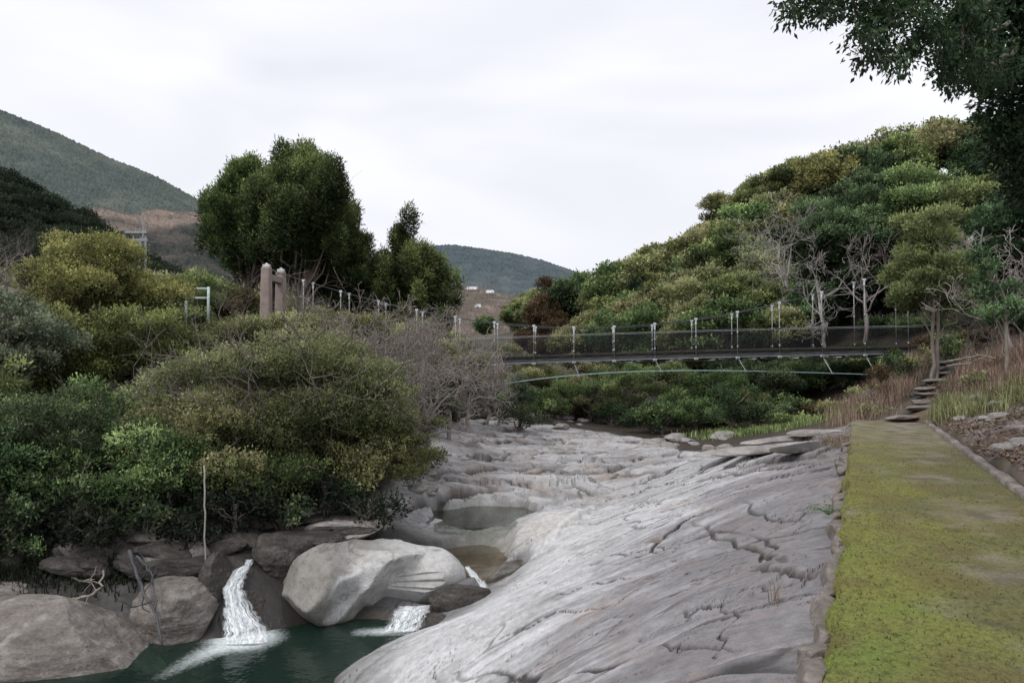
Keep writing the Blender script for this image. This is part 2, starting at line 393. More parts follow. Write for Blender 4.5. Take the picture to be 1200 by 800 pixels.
def terrain(x, y, h=None):
    if h is None: h = hbase(x, y)
    sh = x.shape; x = x.ravel(); y = y.ravel(); h = h.ravel()
    near = (y < 62)
    col = np.zeros((len(x), 3)); wet = np.zeros(len(x)); leafy = np.zeros(len(x))
    X = x[near]; Y = y[near]; H = h[near].copy()
    pd = poly_in(X, Y, ROCK); wr = sstep(-.25, .35, pd + .3 * fbm(X * 1.5, Y * 1.5, 3, 71))
    rel = np.stack([X - P0[0], Y - P0[1]], -1); l = rel @ NN; d = rel @ DD
    def bslope(q): return -.45 + .85 * sstep(4.5, 13, q)
    t = Y.copy()
    for _ in range(8): t = .5 * t + .5 * (Y - bslope(t) * np.clip(X - 1.5, -5, 7))
    s = X * 1.05
    big = fbm(X * .35, Y * .35, 4, 1)
    slabw = sstep(6.3, 5.0, l - .0 * d) * sstep(-9, -5, d) * sstep(26, 20, d)      # the great slab
    # ---- bedding ledges: gentle treads with sharp risers following the strike
    warp = fbm(s * .22, t * .5, 4, 11) * .6
    def ledge(freq, w, sd, sharp=.12):
        q = t * freq + warp * w + .35 * fbm(s * .5, t * 1.3, 3, sd); f = q - np.floor(q); idx = np.floor(q)
        return np.where(f < 1 - sharp, f / (1 - sharp), (1 - f) / sharp) - .5, f, idx
    L1, f1, i1 = ledge(.75, 1.1, 21, .08); L2, f2, i2 = ledge(2.3, 2.2, 22, .14); L3, f3, i3 = ledge(6.5, 4.0, 23, .2)
    m1 = sstep(-.25, .5, fbm(s * .33, t * .6, 3, 31)); m2 = sstep(-.15, .45, fbm(s * .5, t * .9, 3, 32)); m3 = sstep(-.3, .4, fbm(s * .8, t * 1.1, 3, 33))
    smooth = sstep(3.0, 5.5, l) * sstep(16, 9, d)                     # water-worn lower part
    A = 1 - .65 * smooth
    up = sstep(17.5, 21, Y) * sstep(4.8, 6.0, l + .25 * (Y - 24).clip(0, 9))
    # fractured plates: each cell sits at its own height and tilt
    wx = .22 * fbm(s * .6, t * .6, 3, 35); wy = .22 * fbm(s * .6 + 9, t * .6, 3, 36)
    def plates(fs, ft, seed, amp, tilt):
        q1, q2 = s * fs + wx * 1.2, t * ft + wy * 1.2 + .12 * s * ft
        F1_, E_, id_ = worley(q1, q2, seed); hh = (_U3[id_] - .5) * amp + tilt * ((q1 - np.floor(q1) - .5) * (_U1[id_] - .5) + (q2 - np.floor(q2) - .5) * (_U2[id_] - .5))
        return hh, E_, id_
    g1, e1, c1 = plates(.36, .70, 3, .085, .09); g2, e2, c2 = plates(.9, 2.3, 4, .030, .02); g3, e3, c3 = plates(.8, 6.5, 6, .012, .008)
    pm = sstep(-.35, .25, fbm(X * .25, Y * .25, 3, 37)) * A; pm2 = sstep(-.1, .4, fbm(X * .4 + 5, Y * .4, 3, 38)) * A
    H += wr * (1 - up) * (g1 * pm + g2 * pm2 + g3 * .45 * m3)
    H += wr * A * (.040 * L1 * m1 * (.35 + .65 * sstep(4.5, 1.5, l)) + .012 * L2 * m2 + .003 * L3 * m3)
    H += wr * (.09 * big + .018 * fbm(X * 1.1, Y * 1.1, 4, 2)) + wr * .0018 * fbm(s * 2.2, t * 14, 4, 3) + wr * .0045 * fbm(X * 5, Y * 5, 4, 4)
    # upstream part: broken sheets
    q = Y * .8 + .18 * X + 1.2 * fbm(X * .3, Y * .5, 4, 41); f = q - np.floor(q)
    H += wr * up * .17 * (np.where(f < .9, f / .9, (1 - f) / .1) - .5) * sstep(-.3, .3, fbm(X * .3, Y * .4, 3, 42))
    u1, ue, uc = worley(X * .30 + .08 * Y + wx, Y * .85 - .15 * X + wy, 8); H += wr * up * ((_U3[uc] - .5) * .20 + .08 * fbm(X * .9, Y * 1.2, 4, 43))
    u2, ue2, uc2 = worley(X * .8 + wx * 2, Y * 2.4 - .3 * X + wy * 2, 9); H += wr * up * ((_U3[uc2] - .5) * .07)
    # ---- colour of the rock
    st = .7 * fbm(s * .75, t * 5, 5, 51) + .3 * fbm(X * 2.5, Y * 2.5, 4, 50); st2 = fbm(s * 1.4, t * 22, 4, 52); mot = fbm(X * .8, Y * .8, 5, 53)
    pale = np.array([.335, .33, .335]); white = np.array([.52, .52, .53]); purple = np.array([.176, .166, .172]); dark = np.array([.15, .135, .13]); brown = np.array([.23, .165, .115]); tan = np.array([.36, .31, .235])
    k = sstep(1.2, 4.6, l + 1.6 * mot + .9 * st + .05 * d)
    C = mixv(purple, pale, k)
    C = mixv(C, white, sstep(-.05, .5, st * .7 + .45 * mot + .15) * (.12 + .65 * k))
    C = mixv(C, purple * .85, sstep(.1, .55, -st + .4 * mot) * .5)
    C = mixv(C, dark, sstep(.30, .6, -st2 + .3 * fbm(X * .6, Y * .6, 3, 54)) * .35)
    C = mixv(C, brown * 1.3, sstep(.25, .6, fbm(X * .7 + 9, Y * .7, 4, 55)) * .35)
    r1 = sstep(.86, .97, f1) * m1 * A; r2 = sstep(.82, .95, f2) * m2 * A
    C = mixv(C, dark * .6, np.clip(r1 * .8 + r2 * .55, 0, 1))
    C = mixv(C, white * 1.08, sstep(.10, .0, f1) * m1 * .4)
    C = mixv(C, np.array([.34, .335, .335]), up * .75)
    C = mixv(C, dark, up * sstep(.88, .95, f) * .7)
    C = mixv(C, dark * 1.2, up * sstep(.2, .55, fbm(X * .7, Y * 2.2, 5, 56)) * .6)
    C = mixv(C, brown * .9, up * sstep(.15, .5, fbm(X * .35, Y * .5, 4, 57)) * .5)
    wz = blob(X, Y, 660, 660, 2.6, .9, .75, .6) ; C = mixv(C, white * 1.05, wz * .55 * (1 - up) * sstep(-.5, .2, st + mot))
    wz = blob(X, Y, 720, 590, 3.2, .9, .6, .6); C = mixv(C, white, wz * .40 * (1 - up) * sstep(-.4, .3, st))
    pz = sstep(3.4, 1.2, l + .8 * mot) * sstep(-9, -6, d); C = mixv(C, purple * .92, pz * .35)
    C = mixv(C, [.21, .155, .13], pz * sstep(.12, .4, fbm(X * 1.6, Y * 1.6 + 5, 5, 115)) * .45)
    C = mixv(C, [.105, .10, .095], up * sstep(.05, .38, fbm(X * .45, Y * 1.5, 5, 116)) * .62)
    C = mixv(C, [.24, .185, .145], up * sstep(.05, .4, fbm(X * .6 + 7, Y * 1.1, 5, 117)) * .55)
    # plate joints: thin dark lines, each plate its own tone
    C = C * (1 + (1 - up)[:, None] * (((_U1[c1] - .5) * .26 * A + (_U2[c2] - .5) * .20 * pm2 + (_U1[c3] - .5) * .09 * m3)[:, None]) + (up * ((_U1[uc] - .5) * .22 + (_U2[uc2] - .5) * .22))[:, None])
    j1 = sstep(.040, .010, e1) * A * sstep(-.45, .0, fbm(X * .5, Y * .5, 2, 39)); j2 = sstep(.05, .015, e2) * pm2 * .6 * sstep(-.1, .3, fbm(X * .9, Y * .9, 2, 40)); j3 = sstep(.06, .02, e3) * .35 * sstep(0, .4, fbm(X * .8, Y * .8, 3, 45))
    def lines(n_, w_, k_): return sstep(w_, w_ * .3, np.abs(n_)) * k_
    ln = lines(fbm(s * .30, t * .95, 4, 101), .012, sstep(-.1, .25, fbm(X * .4, Y * .4, 3, 102))) + lines(fbm(s * .7 + .5 * t, t * .6 - .3 * s, 4, 103), .010, .6 * sstep(.15, .4, fbm(X * .4 + 8, Y * .4, 3, 104))) \
        + .5 * lines(fbm(s * .6, t * 2.6, 4, 105), .012, sstep(.1, .4, fbm(X * .7, Y * .7, 3, 106)))
    ln = np.clip(ln, 0, 1) * (.35 + .65 * A)
    j3 = j3 + ln; H -= wr * ln * .02
    jj = np.clip(j1 + j2 + j3, 0, 1) * (1 - up) + up * np.clip(sstep(.06, .015, ue) * .9 * sstep(-.3, .1, mot) + sstep(.08, .02, ue2) * .45 * sstep(-.1, .3, -mot), 0, 1)
    H -= wr * jj * .025 + wr * up * sstep(.06, .015, ue) * .06
    C = mixv(C, dark * .2, jj * .95)
    # named cracks
    for pts, w, dep, step in CRACKS:
        dd, side, al = seg_dist(X, Y, pts); fade = np.sin(np.clip(al, .02, .98) * math.pi) ** .5
        w2 = w * .5 * (1 + .6 * perlin(X * 1.7, Y * 1.7, 61)); g = sstep(w2 * 1.6, w2 * .5, dd) * fade
        H -= g * dep * .8; H += side * step * .55 * sstep(w * 12, w, dd) * sstep(0, w * 1.5, dd) * fade
        C = mixv(C, brown * .7, sstep(w2 * 4, w2, dd) * fade * .35 * sstep(-.3, .3, perlin(X * 2, Y * 2, 62))); C = mixv(C, dark * .2, g * .97)
    # ---- basins
    def dish(px, py, rx, ry, ang, dep, hard=.3):
        nonlocal H
        b = blob(X, Y, px, py, rx, ry, ang, hard); H -= b * dep; return b
    b = dish(566, 604, 1.35, .95, .1, .50, .16); C = mixv(C, [.13, .14, .10], b * .85)
    b = dish(545, 655, .85, 1.5, -.5, .24, .2); C = mixv(C, [.27, .245, .195], b * .7)
    b = dish(505, 685, .9, .6, .2, .15); C = mixv(C, tan * [.85, .72, .55], b * .8)
    b = blob(X, Y, 640, 618, 1.1, .8, .7); H += b * .12; C = mixv(C, [.42, .39, .35], b * .45)
    for pts_, wd_, hh_ in [([(520, 590), (560, 581), (600, 580), (640, 588)], .30, .20), ([(640, 640), (675, 612), (700, 590)], .16, .10), ([(500, 622), (520, 602), (545, 590)], .16, .12), ([(590, 560), (640, 566), (690, 560)], .30, .12)]:
        dd, side, al = seg_dist(X, Y, [ground_hit(*q_) for q_ in pts_]); w_ = sstep(wd_, wd_ * .3, dd + .06 * perlin(X * 3, Y * 3, 65)) * np.sin(np.clip(al, .02, .98) * math.pi) ** .4; H += hh_ * w_; C = mixv(C, [.46, .455, .44], w_ * .8)
    b = blob(X, Y, 585, 620, .9, .7, .7); C = mixv(C, [.36, .36, .345], b * .6)
    b = dish(533, 700, .45, .33, .3, -.30); C = mixv(C, [.12, .12, .125], b * .9)
    b = dish(598, 664, .22, .7, -.6, .22); C = mixv(C, [.13, .12, .115], b * .8)
    b = dish(641, 675, .13, .15, 0, .12); C = mixv(C, white, blob(X, Y, 655, 680, .5, .3, .8) * .5); C = mixv(C, dark * .6, b)
    b = dish(700, 660, .10, .12, 0, .05); C = mixv(C, dark * .7, b * .8)
    b = dish(769, 632, .16, .1, 0, .07); C = mixv(C, brown * .6, b * .8)
    b = dish(615, 510, 1.0, .55, 0, .5); C = mixv(C, dark * .3, b)
    b = dish(695, 551, .75, .35, .1, .35); C = mixv(C, dark * .5, b)
    b = dish(640, 575, .9, .5, .6, .22); C = mixv(C, [.33, .33, .32], b * .7)
    for px, py, r in [(610, 545, .7), (590, 535, .6), (660, 530, .8), (720, 530, .7), (640, 560, .5), (560, 530, .7), (690, 575, .6)]:
        b = blob(X, Y, px, py, r * 1.6, r * .55, .25); H -= b * .12; C = mixv(C, dark * 1.3, b * .35)
    # wet dark zone by the pool line
    wl = sstep(-2.84, -3.02, H); C = mixv(C, np.array([.16, .13, .10]), wl * .75); wetn = wl.copy()
    deep_ = sstep(-3.0, -3.7, H); C = mixv(C, np.array([.045, .10, .085]), deep_)
    wetn = np.maximum(wetn, sstep(-2.2, -2.9, H) * sstep(5.4, 6.2, l))
    # left bank gorge: deep shade under the trees put into the colour
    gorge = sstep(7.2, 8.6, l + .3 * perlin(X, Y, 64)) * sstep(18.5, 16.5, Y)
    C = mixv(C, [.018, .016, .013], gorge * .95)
    band = sstep(3.6, 4.6, l) * sstep(6.6, 5.4, l) * sstep(15, 11, d); C = mixv(C, white, band * .30 * (1 - jj))
    # ---- soil
    soil = mixv(np.array([.055, .040, .028]), np.array([.13, .092, .062]), sstep(-.4, .4, fbm(X * 1.3, Y * 1.3, 5, 81)))
    soil = mixv(soil, [.05, .065, .02], sstep(.0, .45, fbm(X * .45, Y * .45, 4, 82)) * .7)
    rb = sstep(-1.9, -2.6, l) * sstep(24, 20, d)                                      # right of the path: litter over rock
    soil = mixv(soil, [.20, .17, .165], rb * sstep(-.05, .3, fbm(X * .8 + 4, Y * .8, 4, 83)))
    H += (1 - wr) * (.06 * fbm(X * 1.3, Y * 1.3, 4, 84) + .03 * fbm(X * 5, Y * 5, 3, 85)) * sstep(1.0, 2.4, np.abs(l + 1))
    H += rb * (1 - wr) * (.10 * np.abs(fbm(X * .7, Y * 1.1, 4, 86)))
    lb = sstep(5.8, 7.0, l) * sstep(34, 28, Y); soil = mixv(soil, [.016, .014, .010], lb * .93)  # left bank soil painted near black, standing in for canopy shade
    # the shore below the right-hand forest: rust-brown, mossy
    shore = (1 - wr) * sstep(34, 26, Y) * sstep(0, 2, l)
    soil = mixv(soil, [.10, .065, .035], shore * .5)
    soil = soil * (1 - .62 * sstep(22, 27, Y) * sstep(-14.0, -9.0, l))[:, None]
    C = mixv(C, dark * .9, sstep(.12, .45, fbm(X * 1.1 + 20, Y * 1.1, 6, 110, .62)) * .42)
    C = C * (1 + .12 * fbm(X * 9, Y * 9, 4, 111)[:, None])
    C = mixv(C, C * np.array([.99, 1.0, .99]) * 1.18, (sstep(2.8, 4.8, l) * sstep(7.4, 6.2, l) * sstep(17, 12, d)))
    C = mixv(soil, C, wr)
    # under the path the ground stays below the concrete
    under = sstep(.05, -.12, l) * sstep(-2.2, -2.05, l) * sstep(20.6, 20.2, d)
    H = H * (1 - under) + np.minimum(H, -.10) * under
    ff = ~near; xf, yf = x[ff], y[ff]
    colf = mixv(np.array([.035, .038, .018]), np.array([.10, .085, .055]), sstep(-.3, .4, fbm(xf * .1, yf * .1, 4, 90)))
    h2 = h.copy(); h2[near] = H; h2[ff] += .35 * fbm(xf * .3, yf * .3, 3, 91)
    # blend the soft transition
    col[near] = C; col[ff] = colf; wet[near] = wetn
    bed = np.stack([x, y, h2], -1); bed[near, 0] = s; bed[near, 1] = t
    return h2.reshape(sh), col.reshape(*sh, 3), wet.reshape(sh), bed

def build_terrain():
    nc = 1240
    uu = np.linspace(-1, 1, nc); u = .80 * uu + .45 * uu ** 5
    Yr = np.concatenate([np.exp(np.linspace(math.log(1.6), math.log(46), 820, endpoint=False)), np.exp(np.linspace(math.log(46), math.log(260), 170))])
    U, YY = np.meshgrid(u, Yr); XX = U * YY
    ri = np.unique(np.r_[np.arange(0, len(Yr), 6), len(Yr) - 1]); ci = np.unique(np.r_[np.arange(0, nc, 6), nc - 1])
    hc = hbase(XX[np.ix_(ri, ci)], YY[np.ix_(ri, ci)])
    hr = np.stack([np.interp(np.arange(nc), ci, row) for row in hc])                     # fill the rows, then the columns
    k = np.clip(np.searchsorted(ri, np.arange(len(Yr)), 'right') - 1, 0, len(ri) - 2); w = ((np.arange(len(Yr)) - ri[k]) / (ri[k + 1] - ri[k]))[:, None]
    Hh, C, W, B = terrain(XX, YY, hr[k] * (1 - w) + hr[k + 1] * w)
    V = np.stack([XX, YY, Hh], -1).reshape(-1, 3)
    me = mesh_np('ground', V, grid_faces(len(Yr), nc), None, {'Col': C.reshape(-1, 3), 'wet': W.ravel(), 'bed': B}, False)
    m = NT('riverside ground'); p = m.pos()
    c = m.attr('Col', 'Color')
    n1 = m.noise(p, 9, 8, .65); n2 = m.noise(m.scaled(m.attr('bed', 'Vector'), (2.2, 15, 3)), 1, 6, .6); n3 = m.noise(p, 60, 4, .6)
    f = m.math('ADD', m.math('MULTIPLY', n1, .45), m.math('ADD', m.math('MULTIPLY', n2, .18), m.math('MULTIPLY', n3, .37)))
    c2 = m.mix(1.0, c, m.ramp(f, [(.35, (.62, .61, .60)), (.5, (1, 1, 1)), (.64, (1.26, 1.26, 1.26))]), 'MULTIPLY')
    wt = m.attr('wet')
    c3 = m.mix(m.math('MULTIPLY', wt, .45), c2, (.03, .025, .02))
    vo = m.n('ShaderNodeTexVoronoi', feature='DISTANCE_TO_EDGE'); m.l(m.scaled(m.mix(.12, p, m.n('ShaderNodeTexNoise').outputs['Color']), (1.1, 1.1, 1.1)), vo.inputs['Vector'])
    vo.inputs['Scale'].default_value = .9
    cr = m.ramp(vo.outputs['Distance'], [(0, 0), (.012, 1)])
    b = m.bump(f, .32, .025)
    rough = m.math('SUBTRACT', .72, m.math('MULTIPLY', wt, .45))
    mat = m.finish(m.bsdf(c3, rough, b, spec=.35))
    o = link('ground', me, mat); tag(o, 'bare grey rock slabs and forest soil along the stream', kind='structure')
    return o
build_terrain()

# ------------------------------------------------------------------ water
def water_mat(name, tint, deep, fac, foam=True, scale=5, bump=.25):
    m = NT(name); p = m.pos()
    n = m.noise(p, scale, 3, .5); n2 = m.noise(p, scale * 3.3, 3, .5)
    h = m.math('ADD', m.math('MULTIPLY', n, .6), m.math('MULTIPLY', n2, .4)); b = m.bump(h, bump, .05)
    tr = m.n('ShaderNodeBsdfTransparent'); m.set(tr.inputs[0], tint)
    df = m.n('ShaderNodeBsdfDiffuse'); m.set(df.inputs[0], deep)
    m1 = m.n('ShaderNodeMixShader'); m1.inputs[0].default_value = fac; m.l(tr.outputs[0], m1.inputs[1]); m.l(df.outputs[0], m1.inputs[2])
    gl = m.n('ShaderNodeBsdfGlossy'); gl.inputs['Roughness'].default_value = .06; m.l(b, gl.inputs['Normal']); m.set(gl.inputs['Color'], (.9, .9, .9))
    fr = m.n('ShaderNodeFresnel'); fr.inputs[0].default_value = 1.33; m.l(b, fr.inputs['Normal'])
    m2 = m.n('ShaderNodeMixShader'); m.l(fr.outputs[0], m2.inputs[0]); m.l(m1.outputs[0], m2.inputs[1]); m.l(gl.outputs[0], m2.inputs[2])
    if not foam: return m.finish(m2.outputs[0])
    fo = m.attr('foam'); nf = m.noise(p, 14, 6, .7)
    ff = m.ramp(m.math('ADD', fo, m.math('MULTIPLY', m.math('SUBTRACT', nf, .5), 1.1)), [(.22, 0), (1.05, 1)])
    wh = m.bsdf((.78, .84, .84), .6)
    m3 = m.n('ShaderNodeMixShader'); m.l(m.math('MULTIPLY', ff, m.math('MULTIPLY', fo, 1.3, clamp=True)), m3.inputs[0]); m.l(m2.outputs[0], m3.inputs[1]); m.l(wh, m3.inputs[2])
    return m.finish(m3.outputs[0])
def water_sheet(name, x0, x1, y0, y1, z, mat, foam=None, n=160, clip=None):
    xs = np.linspace(x0, x1, n); ys = np.linspace(y0, y1, n); X, Y = np.meshgrid(xs, ys)
    Z = z + .006 * fbm(X * 3, Y * 3, 3, 7); fo = foam(X, Y) if foam is not None else X * 0
    Q = grid_faces(n, n)
    if clip is not None:
        k = clip(X, Y).ravel(); Q = Q[k[Q].all(1)]
    o = link(name, mesh_np(name, np.stack([X, Y, Z], -1).reshape(-1, 3), Q, None, {'foam': fo.ravel()}), mat)
    return o
WZ = -3.0
fb = atz(286, 748, WZ); f2 = atz(462, 739, WZ); fend = atz(190, 792, WZ)
def pool_foam(X, Y):
    d, _, al = seg_dist(X, Y, [fb, (fb + fend) / 2 + [-.05, .1, 0], fend]); a = sstep(.34 + .50 * (1 - al), .0, d) * (1 - .62 * al)
    a = np.maximum(a * 1.0, sstep(1.05, .1, np.hypot(X - fb[0], (Y - fb[1]) * 1.1)) * 1.1)
    d2, _, al2 = seg_dist(X, Y, [f2 + [.35, .05, 0], f2 + [-.55, -.05, 0]]); return np.maximum(a, sstep(.42, .02, d2) * (1 - .45 * al2))
M['pool'] = water_mat('green pool water', (.45, .66, .55), (.016, .038, .029), .48, True, 4, .3)
M['brownwater'] = water_mat('shallow amber water', (.86, .80, .68), (.10, .09, .07), .10, True, 5, .2)
M['clear'] = water_mat('clear shallow water', (.80, .84, .76), (.05, .055, .045), .18, True, 6, .25)
# the pool stays inside the rock shores: clipped where the ground rises above it
tag(water_sheet('pool_water', -12, .6, 3.0, 13.9, WZ, M['pool'], pool_foam, 300, lambda X, Y: hbase(X, Y) < WZ + .45), 'deep green water of the lower pool', kind='structure')
def near_pt(px, py, z, rx, ry):
    c = atz(px, py, z)
    return lambda X, Y: np.hypot((X - c[0]) / rx, (Y - c[1]) / ry) < 1
c = atz(545, 655, -2.62)
tag(water_sheet('basin_water', c[0] - 2, c[0] + 1.6, c[1] - 2, c[1] + 2, -2.60, M['brownwater'], None, 90, near_pt(545, 655, -2.62, 1.3, 1.8)), 'shallow amber water lying in the basin beside the sculpted boulder', kind='structure')
c = atz(566, 604, -2.12)
tag(water_sheet('upper_pool_water', c[0] - 2, c[0] + 2.2, c[1] - 1.6, c[1] + 1.8, -2.14, M['clear'], None, 80, near_pt(566, 603, -2.14, 1.7, 1.5)), 'clear water filling the upper rock basin', kind='structure')
# ================================================================== PATH, KERBS, STEPS, ROCKS, FALLS
def rock_unit(sub):
    bm = bmesh.new(); bmesh.ops.create_icosphere(bm, subdivisions=sub, radius=1)
    V = np.array([v.co[:] for v in bm.verts]); T = np.array([[v.index for v in f.verts] for f in bm.faces]); bm.free()
    return V / np.linalg.norm(V, axis=1)[:, None], T
ICO = {k: rock_unit(k) for k in (2, 3, 4, 5, 6)}
def n3(D, f, seed, oct=4):
    return (fbm(D[:, 0] * f + 7, D[:, 1] * f, oct, seed) + fbm(D[:, 1] * f, D[:, 2] * f + 3, oct, seed + 5) + fbm(D[:, 2] * f, D[:, 0] * f + 11, oct, seed + 9)) / 1.7
def rock_shape(rng, rad, sub=4, facets=9, soft=.12, rough=.05, flat=0):
    """a rounded, faceted stone: soft minimum of random planes around the centre"""
    D, T = ICO[sub]; N = rng.normal(size=(facets, 3)); N /= np.linalg.norm(N, axis=1)[:, None]
    if flat: N = np.r_[N, [[0.05, .02, 1], [0, .03, -1]]]; N /= np.linalg.norm(N, axis=1)[:, None]
    off = rng.uniform(.72, 1.0, len(N)); 
    if flat: off[-2:] = 1 - flat
    q = (D @ N.T) / off; r = 1 / np.maximum((np.maximum(q, 1e-3) ** (1 / soft)).sum(1) ** soft, .9)
    r = r * (1 + rough * n3(D, 2.2, int(rng.integers(999)), 5) + rough * .5 * n3(D, 7, int(rng.integers(999)), 3))
    return D * r[:, None] * np.asarray(rad), T

def mat_rock(name, a, b, c, lich=None, streak=0, scale=2.2):
    m = NT(name); o = m.obj()
    v = m.scaled(o, (1, 1, 3)) if streak else o
    n = m.noise(v, scale, 8, .62, .4); n2 = m.noise(o, scale * 9, 5, .6)
    f = m.math('ADD', m.math('MULTIPLY', n, .65), m.math('MULTIPLY', n2, .35))
    col = m.ramp(f, [(.34, a), (.5, b), (.66, c)])
    if lich:
        l = m.ramp(m.noise(o, 3.2, 7, .7), [(.54, 0), (.60, 1)]); col = m.mix(m.math('MULTIPLY', l, m.attr('tint')), col, lich)
    return m.finish(m.bsdf(col, .72, m.bump(f, .7, .04), spec=.3))
M['boulder'] = mat_rock('water worn boulder', (.14, .125, .11), (.30, .285, .265), (.43, .42, .40))
M['bankrock'] = mat_rock('bank boulder', (.085, .072, .062), (.17, .15, .135), (.27, .25, .23), (.50, .48, .42), 1)
M['darkrock'] = mat_rock('damp rock with baked shade', (.016, .014, .013), (.048, .042, .037), (.115, .104, .093), None, 1)  # shade of the gorge recess is put into this wet rock's colour
M['kerb'] = mat_rock('weathered kerb stone', (.075, .062, .052), (.175, .15, .132), (.30, .27, .245))
M['plate'] = mat_rock('rock plates', (.12, .10, .09), (.27, .25, .235), (.44, .42, .39), None, 1)

# ---- path slab with moss
def build_path():
    nx, ny = 260, 900; a = np.linspace(0, 1, nx); dd = np.linspace(-5.6, 20.6, ny) 
    A, D = np.meshgrid(a, dd)
    wob = .17 * fbm(dd * 1.1, dd * 0, 4, 5) + .03 * fbm(dd * 4, dd * 0, 3, 6)
    width = 2.0 - .006 * (dd.clip(0, 20))
    L = -(wob[:, None] * (1 - A) + A * width[:, None])                       # lateral: 0 at the left edge, negative to the right
    X = P0[0] + NN[0] * L + DD[0] * D; Y = P0[1] + NN[1] * L + DD[1] * D
    lat = -L
    mo = fbm(X * .8, Y * .8, 5, 11) + .35 * fbm(X * 5, Y * 5, 4, 12)
    # moss: thick on the left and mid, worn in the middle, thin far away
    worn = sstep(2.2, .3, D) * sstep(.9, 1.4, lat) * .45 + np.exp(-((lat - 1.25 - .25 * perlin(D * .3, D * 0, 3)) / .42) ** 2) * .30 + sstep(9, 19, D) * .42
    fade_r = sstep(1.5, 2.0, lat) * .15
    mm = np.clip(sstep(-.55, .35, mo + .40 - worn - fade_r), 0, 1)
    tuft = (fbm(X * 16, Y * 16, 4, 13) + .6 * fbm(X * 40, Y * 40, 3, 14))
    Z = .012 * fbm(X * .6, Y * .6, 3, 15) + mm * (.012 + .013 * tuft) + .004 * fbm(X * 30, Y * 30, 2, 16)
    Z -= .05 * sstep(.02, .0, A) 
    lime = np.array([.185, .185, .055]); oli = np.array([.135, .130, .058]); dk = np.array([.07, .075, .03]); con = np.array([.25, .225, .185]); con2 = np.array([.13, .112, .09])
    C = mixv(con, con2, sstep(-.3, .4, fbm(X * 2.5, Y * 2.5, 5, 17)))
    g = mixv(oli, lime, sstep(-.35, .45, fbm(X * .9, Y * .9, 4, 18) + .3 * tuft + .35 * (.9 - lat)))
    g = mixv(g, np.array([.15, .19, .045]), sstep(.15, .5, fbm(X * .6 + 5, Y * .6, 3, 20)) * sstep(1.0, .3, lat) * .8)
    g = mixv(g, dk, sstep(.0, -.45, tuft) * .6)
    g = mixv(g, [.14, .115, .05], sstep(-.05, .4, fbm(X * 1.7 + 3, Y * 1.7, 5, 23)) * .75)
    g = g * (1 + .08 * sstep(9, 1, D))[..., None] * mixv(np.array([1., 1., 1.]), np.array([.98, 1.02, .9]), sstep(9, 1, D))
    C = mixv(C, g, mm * (.94 - .42 * sstep(7, 19, D)))
    C = mixv(C, con2 * .55, sstep(.18, .5, fbm(X * 2.2, Y * 2.2, 5, 19)) * sstep(.4, 1.1, lat) * .75 * sstep(8, 2, D))
    V = np.stack([X, Y, Z], -1)
    # skirt down the sides and far end
    Vl = V[:, 0].copy(); Vl[:, 2] = -.35; Vr = V[:, -1].copy(); Vr[:, 2] = -.35
    V = np.concatenate([Vl[:, None], V, Vr[:, None]], 1); C = np.concatenate([C[:, :1] * .5, C, C[:, -1:] * .5], 1)
    me = mesh_np('path', V.reshape(-1, 3), grid_faces(ny, nx + 2), None, {'Col': C.reshape(-1, 3)})
    m = NT('mossy concrete'); p = m.pos(); c = m.attr('Col', 'Color'); n = m.noise(p, 45, 6, .7); n2 = m.noise(p, 160, 3, .6)
    f = m.math('ADD', m.math('MULTIPLY', n, .6), m.math('MULTIPLY', n2, .4))
    c = m.mix(1.0, c, m.ramp(f, [(.33, (.45, .45, .45)), (.5, (1, 1, 1)), (.68, (1.55, 1.5, 1.35))]), 'MULTIPLY')
    o = link('path', me, m.finish(m.bsdf(c, .92, m.bump(f, .9, .02), spec=.1)))
    tag(o, 'straight concrete walkway overgrown with yellow green moss', kind='structure')
build_path()
def ldz(l, d, z): return ld(l, d, z)
AX = np.array([[DD[0], DD[1], 0], [NN[0], NN[1], 0], [0, 0, 1.]])

def moss_tufts():
    rng = np.random.default_rng(5); mb = MB(); n = 12000
    d = 22 * rng.random(n) ** 1.9 - 1.8; lat = rng.random(n) ** 1.15 * 1.95
    X = P0[0] - NN[0] * lat + DD[0] * d; Y = P0[1] - NN[1] * lat + DD[1] * d
    mo = fbm(X * .8, Y * .8, 5, 11) + .35 * fbm(X * 5, Y * 5, 4, 12) - np.exp(-((lat - 1.25) / .42) ** 2) * .3
    k = (mo > -.30) & (d < 13); X, Y, lat, mo = X[k], Y[k], lat[k], mo[k]; n = len(X)
    B = np.stack([X, Y, .006 + .012 * fbm(X * .6, Y * .6, 3, 15)], -1)
    th = rng.random(n) * 6.28; h = rng.uniform(.008, .028, n) ; w = rng.uniform(.004, .010, n)
    lean = rng.normal(size=(n, 2)) * .012
    a = np.stack([np.cos(th) * w, np.sin(th) * w, 0 * w], -1); top = B + np.stack([lean[:, 0], lean[:, 1], h], -1)
    V = np.stack([B - a, B + a, top], 1).reshape(-1, 3); T = np.arange(n * 3).reshape(-1, 3)
    mb.add(V, None, T, np.repeat(np.clip(.25 + rng.random(n) * .5 + .3 * (mo), 0, 1), 3))
    m = mat_foliage('moss', (.09, .10, .028), (.145, .155, .045), (.22, .235, .065), .55, .9)
    tag(mb.build('moss', m), 'short yellow green moss growing on the concrete walkway', 'moss', kind='stuff')
moss_tufts()

